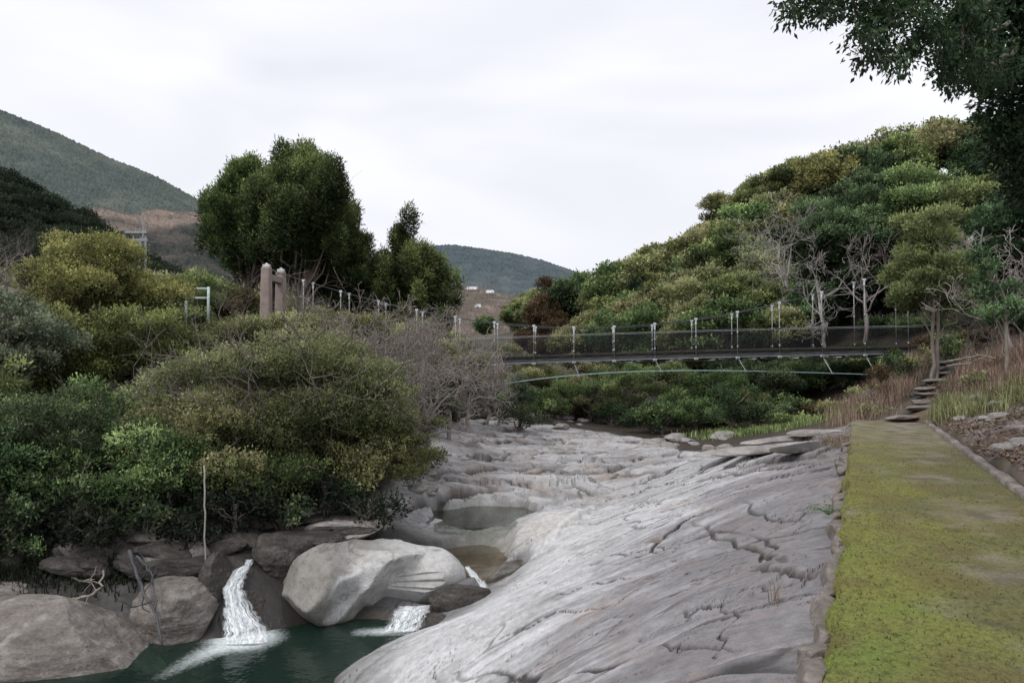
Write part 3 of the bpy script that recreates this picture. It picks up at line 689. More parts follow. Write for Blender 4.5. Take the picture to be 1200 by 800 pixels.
def kerbs():
    rng = np.random.default_rng(3)
    # broken stones along the left edge: every stone is a thing of its own
    looks = ['flat grey stone', 'pitted brown stone', 'pale angular stone', 'mossy grey stone', 'cracked pinkish stone', 'thin dark stone', 'rounded buff stone']
    d = -1.2; k = 0
    while d < 20.3:
        L = rng.uniform(.22, .62); w = rng.uniform(.06, .12) 
        if rng.random() < .08 and d > 2: d += L * .6; continue
        V, T = rock_shape(rng, (L / 2 * 1.3, w * rng.uniform(.6, 1.25), rng.uniform(.10, .15)), 4, 6, .025, .05, .4)
        V = V @ AX; z = -.135 + rng.uniform(-.06, .02)
        c = ldz(w * .35 + rng.uniform(-.03, .03), d + L / 2, z)
        o = link('kerb_stone', mesh_np('kerb_stone', V, None, T, {'tint': np.zeros(len(V))}, False), M['kerb'], None, c)
        o.rotation_euler = (rng.normal() * .08, rng.normal() * .08, rng.normal() * .22)
        far = 'nearest stretch' if d < 4 else 'middle stretch' if d < 11 else 'farthest stretch'
        tag(o, f'rough stone in the mossy walkway\'s left edge, {far}', 'stone', f'kerb stones on the left edge, {far}')
        d += L * rng.uniform(.96, 1.12); k += 1
    # continuous concrete kerb on the right edge
    mb = MB(); dd = np.linspace(-2, 20.5, 220); n = len(dd)
    wd = 2.0 - .006 * dd.clip(0, 20)
    prof = [(0.0, -.2), (0.0, .055), (.02, .075), (.13, .07), (.15, .05), (.15, -.2)]
    V = []
    for i in range(n):
        for (q, z) in prof:
            j = .012 * perlin(np.array([dd[i] * 2.3 + q * 30]), np.array([z * 20.]), 9)[0]
            V.append(ldz(-wd[i] - q + j + .01, dd[i], z * (1 if z < 0 else max(.3, 1 + .5 * perlin(np.array([dd[i] * .9]), np.array([q * 9]), 4)[0]))))
    mb.add(V, grid_faces(n, len(prof))[:, ::-1], None, 0)
    tag(mb.build('kerb', M['kerb'], smooth=True), 'low worn concrete kerb along the right edge of the mossy walkway', 'kerb')
kerbs()

def steps():
    e = empty('wooden_steps', ground_hit(1075, 492)); tag(e, 'rough steps of weathered timber and stone climbing from the walkway to the bridge', 'steps')
    rng = np.random.default_rng(8); base = np.array(e.location)
    spec = [(1056, 489, 30, 21.6, .10), (1078, 479, 36, 22.4, .3), (1083, 472, 34, 23.2, .45), (1088, 463, 26, 24.1, .62), (1090, 460, 34, 24.9, .8), (1098, 449, 26, 25.8, 1.0), (1104, 441, 16, 26.8, 1.2), (1108, 431, 14, 27.8, 1.45), (1105, 424, 18, 29, 1.7)]
    for i, (px, py, w, Y, z) in enumerate(spec):
        c = at(px, py, Y); c[2] = max(c[2], float(hbase(c[0], c[1])) + .06); hw = w / 2 * Y / F; V, T = rock_shape(rng, (hw * 1.25, .26, .085), 4, 14, .04, .05, .2)
        a = .12 + rng.normal() * .06; ca, sa = math.cos(a), math.sin(a); V = V @ np.array([[ca, sa, .03], [-sa, ca, 0], [0, 0, 1]])
        o = link('step', mesh_np('step', V + c - base, None, T, {'tint': np.zeros(len(V))}), M['kerb'], e)
        # earth and stones under each tread
        V2, T2 = rock_shape(rng, (hw * 1.05, .34, .26), 3, 10, .1, .12)
        link('riser', mesh_np('riser', V2 + c - base + [0, .22, -.27], None, T2, {'tint': np.zeros(len(V2))}), M['darkrock'], e)
steps()

# ------------------------------------------------------------------ boulders
def smin(a, b, k): h = np.clip(.5 + .5 * (b - a) / k, 0, 1); return b * (1 - h) + a * h - k * h * (1 - h)
def smax(a, b, k): return -smin(-a, -b, k)
def star(sdf, sub, rmax):
    D, T = ICO[sub]; lo = np.zeros(len(D)); hi = np.full(len(D), rmax)
    for _ in range(22):
        mid = (lo + hi) / 2; ins = sdf(D * mid[:, None]) < 0; lo = np.where(ins, mid, lo); hi = np.where(ins, hi, mid)
    return D * lo[:, None], T
def ell(P, c, r): q = np.linalg.norm((P - c) / r, axis=1); return (q - 1) * min(r)
def plane(P, n, d): n = np.array(n, float); n /= np.linalg.norm(n); return P @ n - d

def hero_boulder():
    D = lambda P: np.stack([P[:, 0], P[:, 1], P[:, 2]], 1)
    def rell(P):
        q = P - np.array([.42, -.90, .22]); a_ = q[:, 0] * .52 + q[:, 2] * .854; b_ = q[:, 0] * .854 - q[:, 2] * .52
        w_ = .40 + .22 * np.clip(a_, -.8, .8); return (np.sqrt((a_ / 1.05) ** 2 + (b_ / w_) ** 2 + (q[:, 1] / .44) ** 2) - 1) * .4
    def sdf(P):
        wv = P + .10 * np.stack([perlin(P[:, 1] * 1.3, P[:, 2] * 1.3, 1), perlin(P[:, 0] * 1.3, P[:, 2] * 1.3, 2), perlin(P[:, 0] * 1.3, P[:, 1] * 1.3, 3)], 1)
        a = ell(wv, np.array([-.55, 0, -.12]), np.array([.98, 1.05, .98]))
        b = ell(wv, np.array([.60, .45, .12]), np.array([1.10, 1.0, .80]))
        s = smin(a, b, .16)
        for n_, d_ in [((.10, .05, 1), .78), ((-.80, -.50, .35), 1.02), ((-.30, -.85, .55), .84), ((-.55, -.65, -.5), 1.02), ((-.75, .1, .75), .98), ((.35, -.75, .75), .86)]:
            s = smax(s, plane(wv, n_, d_), .04)                         # split faces
        s = smax(s, plane(wv, (.80, -.62, -.42), .66), .05)             # cut away towards the basin
        s = smin(s, ell(wv, np.array([1.30, .70, -.05]), np.array([.95, .75, .62])), .10)   # root joining the bedrock
        s = smax(s, -rell(wv), .03)                                     # long scoop with a crisp rim, narrowing downwards
        s = smax(s, -ell(wv, np.array([.05, -.35, 1.25]), np.array([.9, .7, .50])), .05)
        s = smax(s, -ell(wv, np.array([1.08, -.45, .12]), np.array([.34, .5, .46])), .03)
        s = s + .022 * fbm(P[:, 0] * 4, P[:, 2] * 4, 3, 66) * sstep(.25, .0, np.abs(P[:, 0] - .95 - .62 * P[:, 2]))
        s = smax(s, -ell(wv, np.array([-1.58, -.35, -.35]), np.array([.46, .6, .40])), .05)
        return s + .030 * n3(P, 2.2, 4, 5) + .022 * np.abs(n3(P, 1.3, 31, 4))
    V, T = star(sdf, 6, 2.6); U_ = V.copy()
    c = atz(404, 741, -3.05) + np.array([-.20, .95, .60])
    # paint: pale scoured rims, brown stained foot
    nrm = np.zeros_like(V); fn = np.cross(V[T[:, 1]] - V[T[:, 0]], V[T[:, 2]] - V[T[:, 0]])
    for k in range(3): np.add.at(nrm, T[:, k], fn)
    nrm /= np.linalg.norm(nrm, axis=1)[:, None]
    cr = sstep(-.1, .5, n3(V, 1.1, 8, 5) + .5 * V[:, 0])
    C = mixv([.25, .24, .22], [.47, .465, .45], cr)
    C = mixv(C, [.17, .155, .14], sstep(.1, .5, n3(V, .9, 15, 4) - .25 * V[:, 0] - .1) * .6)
    rim = np.abs(rell(V)); C = mixv(C, [.56, .56, .56], sstep(.10, .0, rim) * .8)
    C = mixv(C, [.09, .08, .07], sstep(.02, .0, np.abs(fbm(V[:, 0] * .9 + V[:, 2], V[:, 2] * 1.3 - V[:, 0] * .4, 4, 77))) * .6)
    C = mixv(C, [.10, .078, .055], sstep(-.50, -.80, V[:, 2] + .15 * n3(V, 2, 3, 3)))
    C = mixv(C, [.07, .052, .04], sstep(-1.02, -1.32, V[:, 0] + .1 * n3(V, 2, 6, 3)) * .9)  # left flank stained darker, with the cavity's shade put into the colour
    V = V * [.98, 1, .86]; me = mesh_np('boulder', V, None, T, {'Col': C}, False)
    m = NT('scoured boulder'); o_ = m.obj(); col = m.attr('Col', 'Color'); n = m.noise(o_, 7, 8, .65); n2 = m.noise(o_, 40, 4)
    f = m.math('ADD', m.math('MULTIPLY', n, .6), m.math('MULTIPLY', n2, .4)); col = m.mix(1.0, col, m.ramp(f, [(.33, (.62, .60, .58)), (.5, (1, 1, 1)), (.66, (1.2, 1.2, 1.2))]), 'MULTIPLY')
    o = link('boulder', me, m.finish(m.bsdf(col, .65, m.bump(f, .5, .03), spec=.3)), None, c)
    tag(o, 'big pale water-sculpted boulder with a scooped face between the two small falls', 'boulder')
hero_boulder()

def add_rock(px, py, Y, rad, label, mat, seed, rz=0, flat=0, sub=6, soft=.10, rough=.05, lich=0, group=None, facets=9, tilt=(0, 0)):
    rng = np.random.default_rng(seed); V, T = rock_shape(rng, rad, sub, facets, soft, rough, flat)
    ti = sstep(.1, -.6, V[:, 2] / rad[2]) * .9 * lich + .25 * lich
    o = link('boulder' if max(rad) > .35 else 'rock', mesh_np('rock', V, None, T, {'tint': ti}, False), mat, None, at(px, py, Y))
    o.rotation_euler = (tilt[0], tilt[1], rz); return tag(o, label, 'boulder' if max(rad) > .35 else 'rock', group)
R_ = add_rock
R_(40, 762, 12.2, (2.2, 1.15, .78), 'long low rounded boulder with pale lichen patches at the edge of the green pool', M['bankrock'], 12, .10, 0, 6, .16, .035, 1.0, facets=7)
R_(205, 722, 13.1, (.72, .8, .70), 'brown rounded boulder just left of the larger waterfall', M['bankrock'], 21, .2, .1, 6, .06, .06)
R_(130, 716, 13.4, (1.15, .7, .50), 'long grey rock shelf lying behind the lichen-spotted boulder', M['bankrock'], 33, .05, .2, 6, .10, .06)
R_(185, 678, 14.0, (.85, .6, .55), 'blocky grey boulder with a cracked face above the rock shelf', M['bankrock'], 44, .3, .15, 6, .04, .06)
R_(232, 662, 14.2, (.42, .5, .46), 'small wedge-shaped boulder beside the hanging white rope', M['bankrock'], 55, .1, 0, 6, .07, .06)
R_(252, 700, 13.5, (.28, .5, .75), 'dark narrow rock wall left of the falling water', M['darkrock'], 66, .1, 0, 6, .1, .06)
R_(50, 690, 13.6, (1.5, .8, .35), 'flat brown rock ledge under the dark shrubs', M['bankrock'], 71, .05, .2, 6, .08, .06)
R_(235, 636, 15.2, (1.2, .8, .40), 'dark overhanging rock slab deep under the trees', M['darkrock'], 72, .05, .25, 6, .08, .06)
R_(290, 612, 16.2, (.9, .8, .30), 'flat dark rock in the shade above the waterfall', M['darkrock'], 73, .0, .25, 6, .08, .06)
R_(352, 634, 15.4, (.9, .6, .30), 'stacked dark rock ledge behind the sculpted boulder', M['darkrock'], 74, .1, .3, 6, .06, .08)
R_(330, 655, 14.6, (.55, .6, .62), 'shadowed rock wall at the back of the waterfall gorge', M['darkrock'], 75, .3, 0, 6, .1, .08)
R_(286, 722, 13.35, (.42, .28, .45), 'wet dark rock behind the larger waterfall', M['darkrock'], 76, .3, 0, 6, .15, .08)
R_(285, 690, 13.9, (.40, .35, .42), 'wet dark rock under the lip of the larger waterfall', M['darkrock'], 79, .3, 0, 6, .15, .08)
R_(505, 744, 13.2, (.42, .35, .35), 'dark wet rock beside the smaller waterfall', M['darkrock'], 77, .5, 0, 6, .1, .08)
R_(538, 706, 14.3, (.62, .5, .42), 'dark slaty rock at the foot of the pale chute', M['darkrock'], 78, .6, .1, 6, .1, .06)
rng = np.random.default_rng(78)
for i in range(44):     # dark wedged blocks in the shade of the left bank
    px = rng.uniform(-40, 300); py = rng.uniform(605, 668); gg = ground_hit(px, py); Y = gg[1]; s = rng.uniform(.15, .42)
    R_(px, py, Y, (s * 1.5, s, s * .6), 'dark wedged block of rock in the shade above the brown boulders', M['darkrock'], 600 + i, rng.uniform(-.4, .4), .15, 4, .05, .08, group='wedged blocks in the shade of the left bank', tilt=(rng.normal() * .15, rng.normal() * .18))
rng = np.random.default_rng(77)
for i in range(30):     # broken ledges of the left bank, above the sculpted boulder
    px = rng.uniform(300, 440); py = 612 - (px - 300) * .10 + rng.uniform(-12, 22); Y = 16.6 - (py - 600) * .035
    s = rng.uniform(.16, .42)
    R_(px, py, Y, (s * 1.5, s, s * .42), 'small broken slab of dark rock in the ledges over the gorge', M['plate' if rng.random() < .4 else 'darkrock'], 100 + i, rng.uniform(-.3, .3), .2, 3, .06, .08, group='broken slabs over the gorge', tilt=(rng.normal() * .1, rng.normal() * .12))
for i in range(46):     # loose stones on the upper bed and at the foot of the forest
    if i < 20: px = rng.uniform(515, 700); py = rng.uniform(488, 503)
    elif i < 34: px = rng.uniform(760, 850); py = rng.uniform(508, 528)
    else: px = rng.uniform(470, 510); py = rng.uniform(510, 585)
    g = ground_hit(px, py); s = rng.uniform(.12, .5) if i < 34 else rng.uniform(.12, .3)
    zone = 'at the far end of the rocky bed' if i < 20 else 'on the shore below the right-hand forest' if i < 34 else 'at the foot of the left-bank bushes'
    o = R_(px, py, g[1], (s * 1.2, s, s * .55), f'loose grey stone lying {zone}', M['plate' if rng.random() < .7 else 'darkrock'], 200 + i, rng.uniform(0, 3), .1, 3, .07, .08, group=f'loose stones {zone}')
    o.location = g + [0, 0, s * .2]
# projecting plates beside the far end of the walkway
for i, (px, py, rx, ry, rz_, lab) in enumerate([(955, 511, .75, .40, .12, 'pale flat slab lying on top of the layered ledge'), (915, 520, 1.5, .35, .42, 'long upper plate of the layered rock ledge'),
        (900, 530, 1.7, .35, .42, 'long lower plate of the layered rock ledge'), (862, 534, 1.3, .45, .40, 'left end plate of the layered rock ledge'), (940, 530, .9, .4, .4, 'dark plate under the pale flat slab')]):
    g = ground_hit(px, py); R_(px, py, g[1], (rx, ry, .085), lab, M['plate' if i != 4 else 'darkrock'], 300 + i, rz_, .25, 4, .05, .05, tilt=(.06, -.05)).location = g + [0, 0, .10]

# rubble and rocks right of the walkway
for i in range(70):
    d = rng.uniform(2, 21); l = -2.35 - abs(rng.normal()) * 1.2 - .1; g = ld(l, d, 0); z = float(hbase(g[0], g[1])); s = rng.uniform(.05, .22)
    o = R_(1150, 520, 16, (s * 1.3, s, s * .6), 'small flat stone in the leaf litter right of the walkway', M['plate'], 400 + i, rng.uniform(0, 3), .15, 3, .07, .08, group='stones in the litter right of the walkway'); o.location = (g[0], g[1], z + s * .15)

# ------------------------------------------------------------------ falls
def fall(name, label, P, W, depth, seed, rows=140, colsn=60):
    P = np.array(P); t = np.linspace(0, len(P) - 1, rows); C = np.stack([np.interp(t, np.arange(len(P)), P[:, k]) for k in range(3)], 1)
    for _ in range(12): C[1:-1] = (C[:-2] + 2 * C[1:-1] + C[2:]) / 4
    w = np.interp(t, np.arange(len(P)), W); a = np.linspace(-1, 1, colsn); A, Tt = np.meshgrid(a, t)
    side = np.array([1, .10, 0]); X = C[:, None] + side * (A * w[:, None])[..., None]
    lump = fbm(A * 4 + seed, Tt * 1.6, 4, seed) * .06 + fbm(A * 16, Tt * 3, 3, seed + 1) * .018
    X[..., 1] -= (depth * (1 - A ** 2) ** .5 + lump)[...]; X[..., 2] += lump * .6
    X[..., 0] += .05 * fbm(A * 2, Tt * 3, 3, seed + 2)
    fo = np.clip(1.05 - np.abs(A) ** 3 * .95 + .2 * fbm(A * 3, Tt * 2, 3, seed + 4), 0, 1)
    me = mesh_np(name, X.reshape(-1, 3), grid_faces(rows, colsn), None, {'foam': fo.ravel(), 'uu': A.ravel(), 'vv': (Tt / (len(P) - 1)).ravel()})
    o = link(name, me, M['fall']); tag(o, label, 'waterfall'); return o
def fall_mat():
    m = NT('falling white water'); cb = m.n('ShaderNodeCombineXYZ'); m.l(m.attr('uu'), cb.inputs[0]); m.l(m.attr('vv'), cb.inputs[1])
    n = m.noise(m.scaled(cb.outputs[0], (7, 2.2, 1)), 1.0, 6, .7, .8); n2 = m.noise(m.scaled(cb.outputs[0], (22, 5, 1)), 1.0, 4, .6)
    f = m.math('ADD', m.math('MULTIPLY', n, .6), m.math('MULTIPLY', n2, .4))
    col = m.ramp(f, [(.34, (.34, .40, .42)), (.48, (.70, .75, .77)), (.60, (.92, .94, .95))])
    wh = m.bsdf(col, .45, m.bump(f, .35, .03), spec=.5); tr = m.n('ShaderNodeBsdfTransparent')
    edge = m.attr('foam'); al = m.ramp(m.math('ADD', m.math('MULTIPLY', f, .9), m.math('MULTIPLY', edge, .5)), [(.70, .0), (1.08, .95)])
    mx = m.n('ShaderNodeMixShader'); m.l(al, mx.inputs[0]); m.l(tr.outputs[0], mx.inputs[1]); m.l(wh, mx.inputs[2]); return m.finish(mx.outputs[0])
M['fall'] = fall_mat()
fall('waterfall', 'white waterfall twisting down the dark gorge into the green pool', [at(294, 653, 14.2), at(284, 668, 13.7), at(275, 686, 13.35), at(280, 705, 13.1), at(284, 720, 12.9), at(290, 735, 12.7), at(291, 750, 12.55)], [.10, .16, .20, .26, .36, .46, .50], .16, 3)
fall('waterfall', 'low wide waterfall spilling over a ledge on the other side of the boulder', [at(486, 708, 13.8), at(482, 714, 13.4), at(478, 724, 13.15), at(472, 738, 13.0)], [.34, .36, .38, .42], .08, 13, 70)
fall('waterfall', 'thin white chute of water sliding down the wet basin', [atz(*q_) for q_ in [(547, 663, -2.50), (554, 672, -2.54), (561, 681, -2.62), (568, 690, -2.72), (572, 697, -2.80)]], [.06, .10, .14, .13, .10], .03, 23, 50, 24)
# ================================================================== VEGETATION
def leaf_cloud(rng, clumps, dens=26, per=7, L=.11, W=.045, spread=.16, shell=(.62, 1.05), up=.35, droop=0., inner=.12, bias=-.35):
    """leaf-sized quads gathered in twig-end tufts over the shells of many ellipsoid clumps"""
    Vs = []; Ts = []
    for (c, r, tone) in clumps:
        r = np.asarray(r, float); area = 4 * math.pi * ((r[0] * r[1]) ** 1.6 / 3 + (r[0] * r[2]) ** 1.6 / 3 + (r[1] * r[2]) ** 1.6 / 3) ** (1 / 1.6)
        n = max(6, int(area * dens)); D = rng.normal(size=(n * 2, 3)); D /= np.linalg.norm(D, axis=1)[:, None]
        D = D[(D[:, 2] > bias) | (rng.random(len(D)) < .3)][:n]; n = len(D)
        lump = 1 + .26 * n3(D, 2.4, int(rng.integers(999)), 3)
        rr = rng.uniform(*shell, n) ** .7; ins = rng.random(n) < inner; rr = np.where(ins, rng.uniform(.25, .7, n), rr)
        tip = c + D * r * (rr * lump)[:, None]
        out = D / r; out /= np.linalg.norm(out, axis=1)[:, None]
        m = n * per; o = np.repeat(out, per, 0); base = np.repeat(tip, per, 0) + rng.normal(size=(m, 3)) * spread * .5
        d = o * .8 + rng.normal(size=(m, 3)) * .75; d[:, 2] += up - droop * (1 + rng.random(m)); d /= np.linalg.norm(d, axis=1)[:, None]
        nn = o * .5 + rng.normal(size=(m, 3)) * .55 + [0, 0, .55]; sd = np.cross(d, nn); sd /= np.linalg.norm(sd, axis=1)[:, None] + 1e-9
        ln = L * rng.uniform(.6, 1.35, m); wd = W * rng.uniform(.7, 1.3, m)
        mid = base + d * (ln * .45)[:, None]
        Vs.append(np.stack([base, mid + sd * wd[:, None], base + d * ln[:, None], mid - sd * wd[:, None]], 1).reshape(-1, 3))
        tn = np.clip(.30 + tone + .34 * D[:, 2] + .13 * rng.normal(size=n) - .3 * ins + .5 * (lump - 1), 0, 1)  # lighter upward, darker inside: crown light and shade put into the tint
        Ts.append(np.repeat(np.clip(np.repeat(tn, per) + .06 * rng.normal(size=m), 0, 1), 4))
    V = np.concatenate(Vs); return V, np.arange(len(V)).reshape(-1, 4), np.concatenate(Ts)

def curve(a, b, sag, rng, k=7, wob=.08):
    t = np.linspace(0, 1, k)[:, None]; P = a * (1 - t) + b * t; L = np.linalg.norm(b - a)
    P[:, 2] += (sag * L * 4 * t * (1 - t))[:, 0]; P[1:-1] += rng.normal(size=(k - 2, 3)) * wob * L * .3; return P

RMIN = [.0]
def twigs(mb, rng, p, d, L, r, depth, splits=3, up=.15, spread=.7, k=4, kink=.25):
    """bare, forking branches"""
    n = 5; P = [p]; dd = d / np.linalg.norm(d)
    for i in range(n - 1):
        dd = dd + rng.normal(size=3) * kink + [0, 0, up * .3]; dd /= np.linalg.norm(dd); P.append(P[-1] + dd * L / (n - 1))
    P = np.array(P); R = np.maximum(np.linspace(r, r * .55, n), RMIN[0]); mb.tube(P, R, max(3, k), False)
    if depth <= 0: return
    for j in range(splits + (rng.random() < .4)):
        i = int(rng.integers(2, n)) if j else n - 1
        nd = dd + rng.normal(size=3) * spread + [0, 0, up]; nd /= np.linalg.norm(nd)
        twigs(mb, rng, P[i], nd, L * rng.uniform(.55, .85), R[i] * rng.uniform(.5, .75), depth - 1, splits, up, spread, k - 1, kink)

def crown_clumps(rng, n, R, H0, H1, kind):
    cl = []; n = int(n * 1.25)
    for i in range(n):
        for _ in range(30):
            p = rng.uniform(-1, 1, 3)
            if kind == 'dome': p[2] = abs(p[2]); ok = (p ** 2).sum() < 1 and (p ** 2).sum() > .25
            elif kind == 'cone': ok = np.hypot(p[0], p[1]) < (1 - (p[2] * .5 + .5)) ** .75 * .95 + .05
            elif kind == 'egg': ok = (p ** 2).sum() < .95
            else: ok = (p ** 2).sum() < 1
            if ok: break
        z = H0 + (H1 - H0) * (p[2] if kind == 'dome' else p[2] * .5 + .5)
        if kind == 'dome': r = R * rng.uniform(.15, .33); rad = (r * 1.15, r * rng.uniform(.8, 1.1), r * rng.uniform(.36, .55)); q = .93
        elif kind == 'spire': z = H0 + (H1 - H0) * (p[2] * .5 + .5); r = R * rng.uniform(.11, .20); rad = (r * .9, r * .9, r * rng.uniform(1.5, 2.4)); q = .92 * (1 - .55 * max(p[2], 0))
        elif kind == 'cone': r = R * rng.uniform(.26, .42) * (1.15 - .5 * (p[2] * .5 + .5)); rad = (r, r, r * rng.uniform(.6, .95)); q = .85
        else: r = R * rng.uniform(.16, .36); rad = (r, r, r * rng.uniform(.5, .75)); q = .86
        q *= rng.uniform(.80, 1.12); z += rng.normal() * (H1 - H0) * .07
        cl.append((np.array([p[0] * R * q, p[1] * R * q, z]), rad, rng.normal() * .15 + .14 * (z - H0) / max(H1 - H0, .1) - .05))
    return cl

def make_tree(name, rng, R, H, mat, bark, kind='dome', n=22, base=.45, leaf=None, trunks=1, tr=None, lean=(0, 0), limbs=True, bare=0, squash=1.0, extra=None, shared=None, twob=.06):
    """tree at origin: returns Empty with trunk (with its limbs) and crown"""
    e = empty(name)
    cl = crown_clumps(rng, n, R, H * base, H * .93, kind) if extra is None else extra
    cl = [(c * [1, squash, 1] + [lean[0] * c[2] / H, lean[1] * c[2] / H, 0], r, t) for c, r, t in cl]
    mb = MB(); tr = tr or R * .055 + .03
    for k in range(trunks):
        off = np.array([rng.normal() * .12 * (trunks > 1), rng.normal() * .12 * (trunks > 1), 0]) * R * .3
        top = np.array([lean[0] * .8 + off[0] * 3, lean[1] * .8 + off[1] * 3, H * (.85 if kind in ('cone',) else .62)])
        P = curve(off + [0, 0, -.4], top, .0, rng, 9, twob); Rr = np.linspace(tr, tr * (.25 if kind == 'cone' else .45), 9); Rr[0] *= 1.5; Rr[1] *= 1.1
        mb.tube(P, Rr, 8)
        if limbs:
            for c, r, t in cl[k::trunks]:
                h = np.clip(c[2] * rng.uniform(.45, .8) / top[2], .15, .98) * 8; i = int(h); a = P[i] + (P[min(i + 1, 8)] - P[i]) * (h - i)
                Q = curve(a, c, .06, rng, 6, .14); q0 = Rr[min(i, 8)] * rng.uniform(.35, .6); mb.tube(Q, np.linspace(q0, q0 * .3, 6), 5, False)
                if bare: RMIN[0] = .006; twigs(mb, rng, Q[5], (c - a) / (np.linalg.norm(c - a) + .01), max(r) * 1.2, q0 * .4, 2, 2, .15, .8, 3); RMIN[0] = 0
                for _ in range(2 + bare):
                    twigs(mb, rng, Q[int(rng.integers(3, 6))], (c - a) / (np.linalg.norm(c - a) + .01) + rng.normal(size=3) * .7, max(r) * .8, q0 * .35, 1 if not bare else 2, 2, .1, .7, 3)
    me_ = mb.build('trunk', M[bark], e, smooth=True)
    lf = dict(dens=24, per=7, L=.12, W=.035, spread=.17); lf.update(leaf or {})
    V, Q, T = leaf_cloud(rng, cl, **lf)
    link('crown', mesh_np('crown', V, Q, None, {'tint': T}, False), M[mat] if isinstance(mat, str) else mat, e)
    return e
def copy_tree(src, mat=None):
    r = src.copy(); COL.objects.link(r)
    for ch in src.children:
        c = ch.copy(); COL.objects.link(c); c.parent = r
        if mat is not None and c.name.startswith('crown'):
            c.material_slots[0].link = 'OBJECT'; c.material_slots[0].material = M[mat]
    return r
def place(o, p, rz=0, s=1.0, sz=None):
    o.location = p; o.rotation_euler = (0, 0, rz); o.scale = (s, s, sz or s); return o
def gpos(px, Y, dz=0):
    a, b, c = ray(px, 430); x = a * Y / b; return np.array([x, Y, float(hbase(x, Y)) + dz])
def hero(px, Y, ytop, wpx, label, mat, bark, seed, kind='dome', name='tree', cat='tree', dz=0, group=None, **kw):
    """tree whose crown tops out at the photographed bearing: real height and spread follow from its distance"""
    p = gpos(px, Y, dz); H = at(px, ytop, Y)[2] - p[2]; R = wpx / 2 * Y / F
    rng = np.random.default_rng(seed); e = make_tree(name, rng, R, H, mat, bark, kind, **kw)
    return tag(place(e, p), label, cat, group)

near = dict(dens=30, per=8, L=.095, W=.026, spread=.14)
fine = dict(dens=42, per=8, L=.072, W=.018, spread=.11)
# ---- left bank
hero(345, 18.8, 392, 300, 'broad olive-green spreading tree leaning over the bouldery gorge', 'olive', 'bark', 1, n=60, base=.30, leaf=fine, trunks=3, bare=1)
hero(262, 17.0, 455, 230, 'dull olive tree between the broad spreading tree and the dark shrubs', 'olive', 'bark', 2, n=40, base=.30, leaf=fine, trunks=2)
hero(418, 18.6, 470, 170, 'olive shrub with yellow tips hanging at the edge of the rocky bed', 'yellow', 'bark', 3, n=30, base=.12, leaf=fine, name='shrub', cat='shrub')
hero(380, 17.6, 505, 170, 'low olive shrub over the dark ledges behind the sculpted boulder', 'olive', 'bark', 4, n=26, base=.18, leaf=fine, name='shrub', cat='shrub')
hero(478, 21.5, 462, 110, 'small green shrub where the left bank meets the rock bed', 'olive', 'bark', 5, n=20, base=.1, leaf=fine, name='shrub', cat='shrub')
hero(115, 27.0, 278, 190, 'tall tree with yellowing olive foliage above the left bank', 'yellow', 'bark', 6, n=60, base=.28, leaf=near, trunks=2, kind='egg')
hero(165, 23.5, 352, 130, 'rounded yellow-olive tree in front of the taller yellowing one', 'yellow', 'bark', 7, n=36, base=.25, leaf=near, kind='egg')
hero(70, 22.5, 360, 160, 'ochre-tinged bushy tree above the dark shrubs of the left bank', 'yellow', 'bark', 8, n=36, base=.2, leaf=near, kind='egg')
hero(5, 20.5, 318, 150, 'grey-green bushy tree standing nearest the edge of the left bank', 'silver', 'bark', 9, n=36, base=.15, leaf=near, kind='egg')
hero(-30, 17.0, 400, 150, 'dense green tree half cut off beside the dark shrubs', 'green', 'bark', 10, n=30, base=.15, leaf=near, kind='egg')
hero(70, 15.6, 455, 190, 'dark green tree with layered boughs above the lichen-spotted boulder', 'deep', 'bark', 11, n=40, base=.28, leaf=fine)
hero(175, 15.9, 490, 200, 'dark green low tree whose boughs shade the brown boulders', 'green', 'bark', 12, n=40, base=.30, leaf=fine)
hero(-40, 14.6, 470, 180, 'very dark leafy shrub at the left end of the rock ledge', 'deep', 'bark', 13, n=26, base=.2, leaf=fine, name='shrub', cat='shrub')
hero(15, 14.6, 520, 110, 'bright-tipped green shrub tucked under the dark layered tree', 'green', 'bark', 14, n=16, base=.3, leaf=fine, name='shrub', cat='shrub')
hero(280, 16.3, 520, 190, 'shadowed olive shrub hanging above the larger waterfall', 'green', 'bark', 15, n=30, base=.35, leaf=fine, name='shrub', cat='shrub')
hero(42, 13.7, 632, 60, 'small bright green sapling on the brown rock ledge', 'green', 'bark', 16, n=9, base=.45, leaf=dict(dens=34, per=7, L=.07, W=.018, spread=.09), name='sapling', cat='sapling')
hero(245, 27, 376, 130, 'pale olive flat-topped tree left of the bridge tower', 'olive', 'bark', 17, n=32, base=.4, leaf=near)
hero(330, 27.5, 364, 130, 'flat-topped olive tree hiding the foot of the bridge tower', 'olive', 'bark', 18, n=26, base=.68, leaf=near, bare=1)
hero(405, 29, 356, 110, 'umbrella-shaped olive tree right of the bridge tower', 'olive', 'bark', 19, n=26, base=.6, leaf=near, bare=1)
hero(520, 31, 392, 100, 'pale olive tree crowding the left end of the bridge deck', 'olive', 'bark', 20, n=26, base=.45, leaf=near, bare=1)
hero(470, 27, 418, 120, 'grey-olive tree over the upper end of the left bank', 'silver', 'bark', 21, n=30, base=.3, leaf=near, bare=1)
hero(535, 33, 446, 80, 'grey-green shrub under the left end of the bridge', 'silver', 'bark', 22, n=18, base=.15, leaf=near, name='shrub', cat='shrub')
hero(575, 40, 452, 70, 'dull green shrub at the head of the rock bed', 'silver', 'bark', 23, n=18, base=.1, leaf=near, name='shrub', cat='shrub')
hero(600, 50, 398, 90, 'olive tree seen through the netting of the bridge', 'olive', 'bark', 24, n=26, base=.2, leaf=near)
hero(560, 52, 405, 90, 'pale olive tree behind the left end of the bridge deck', 'olive', 'bark', 25, n=26, base=.2, leaf=near)
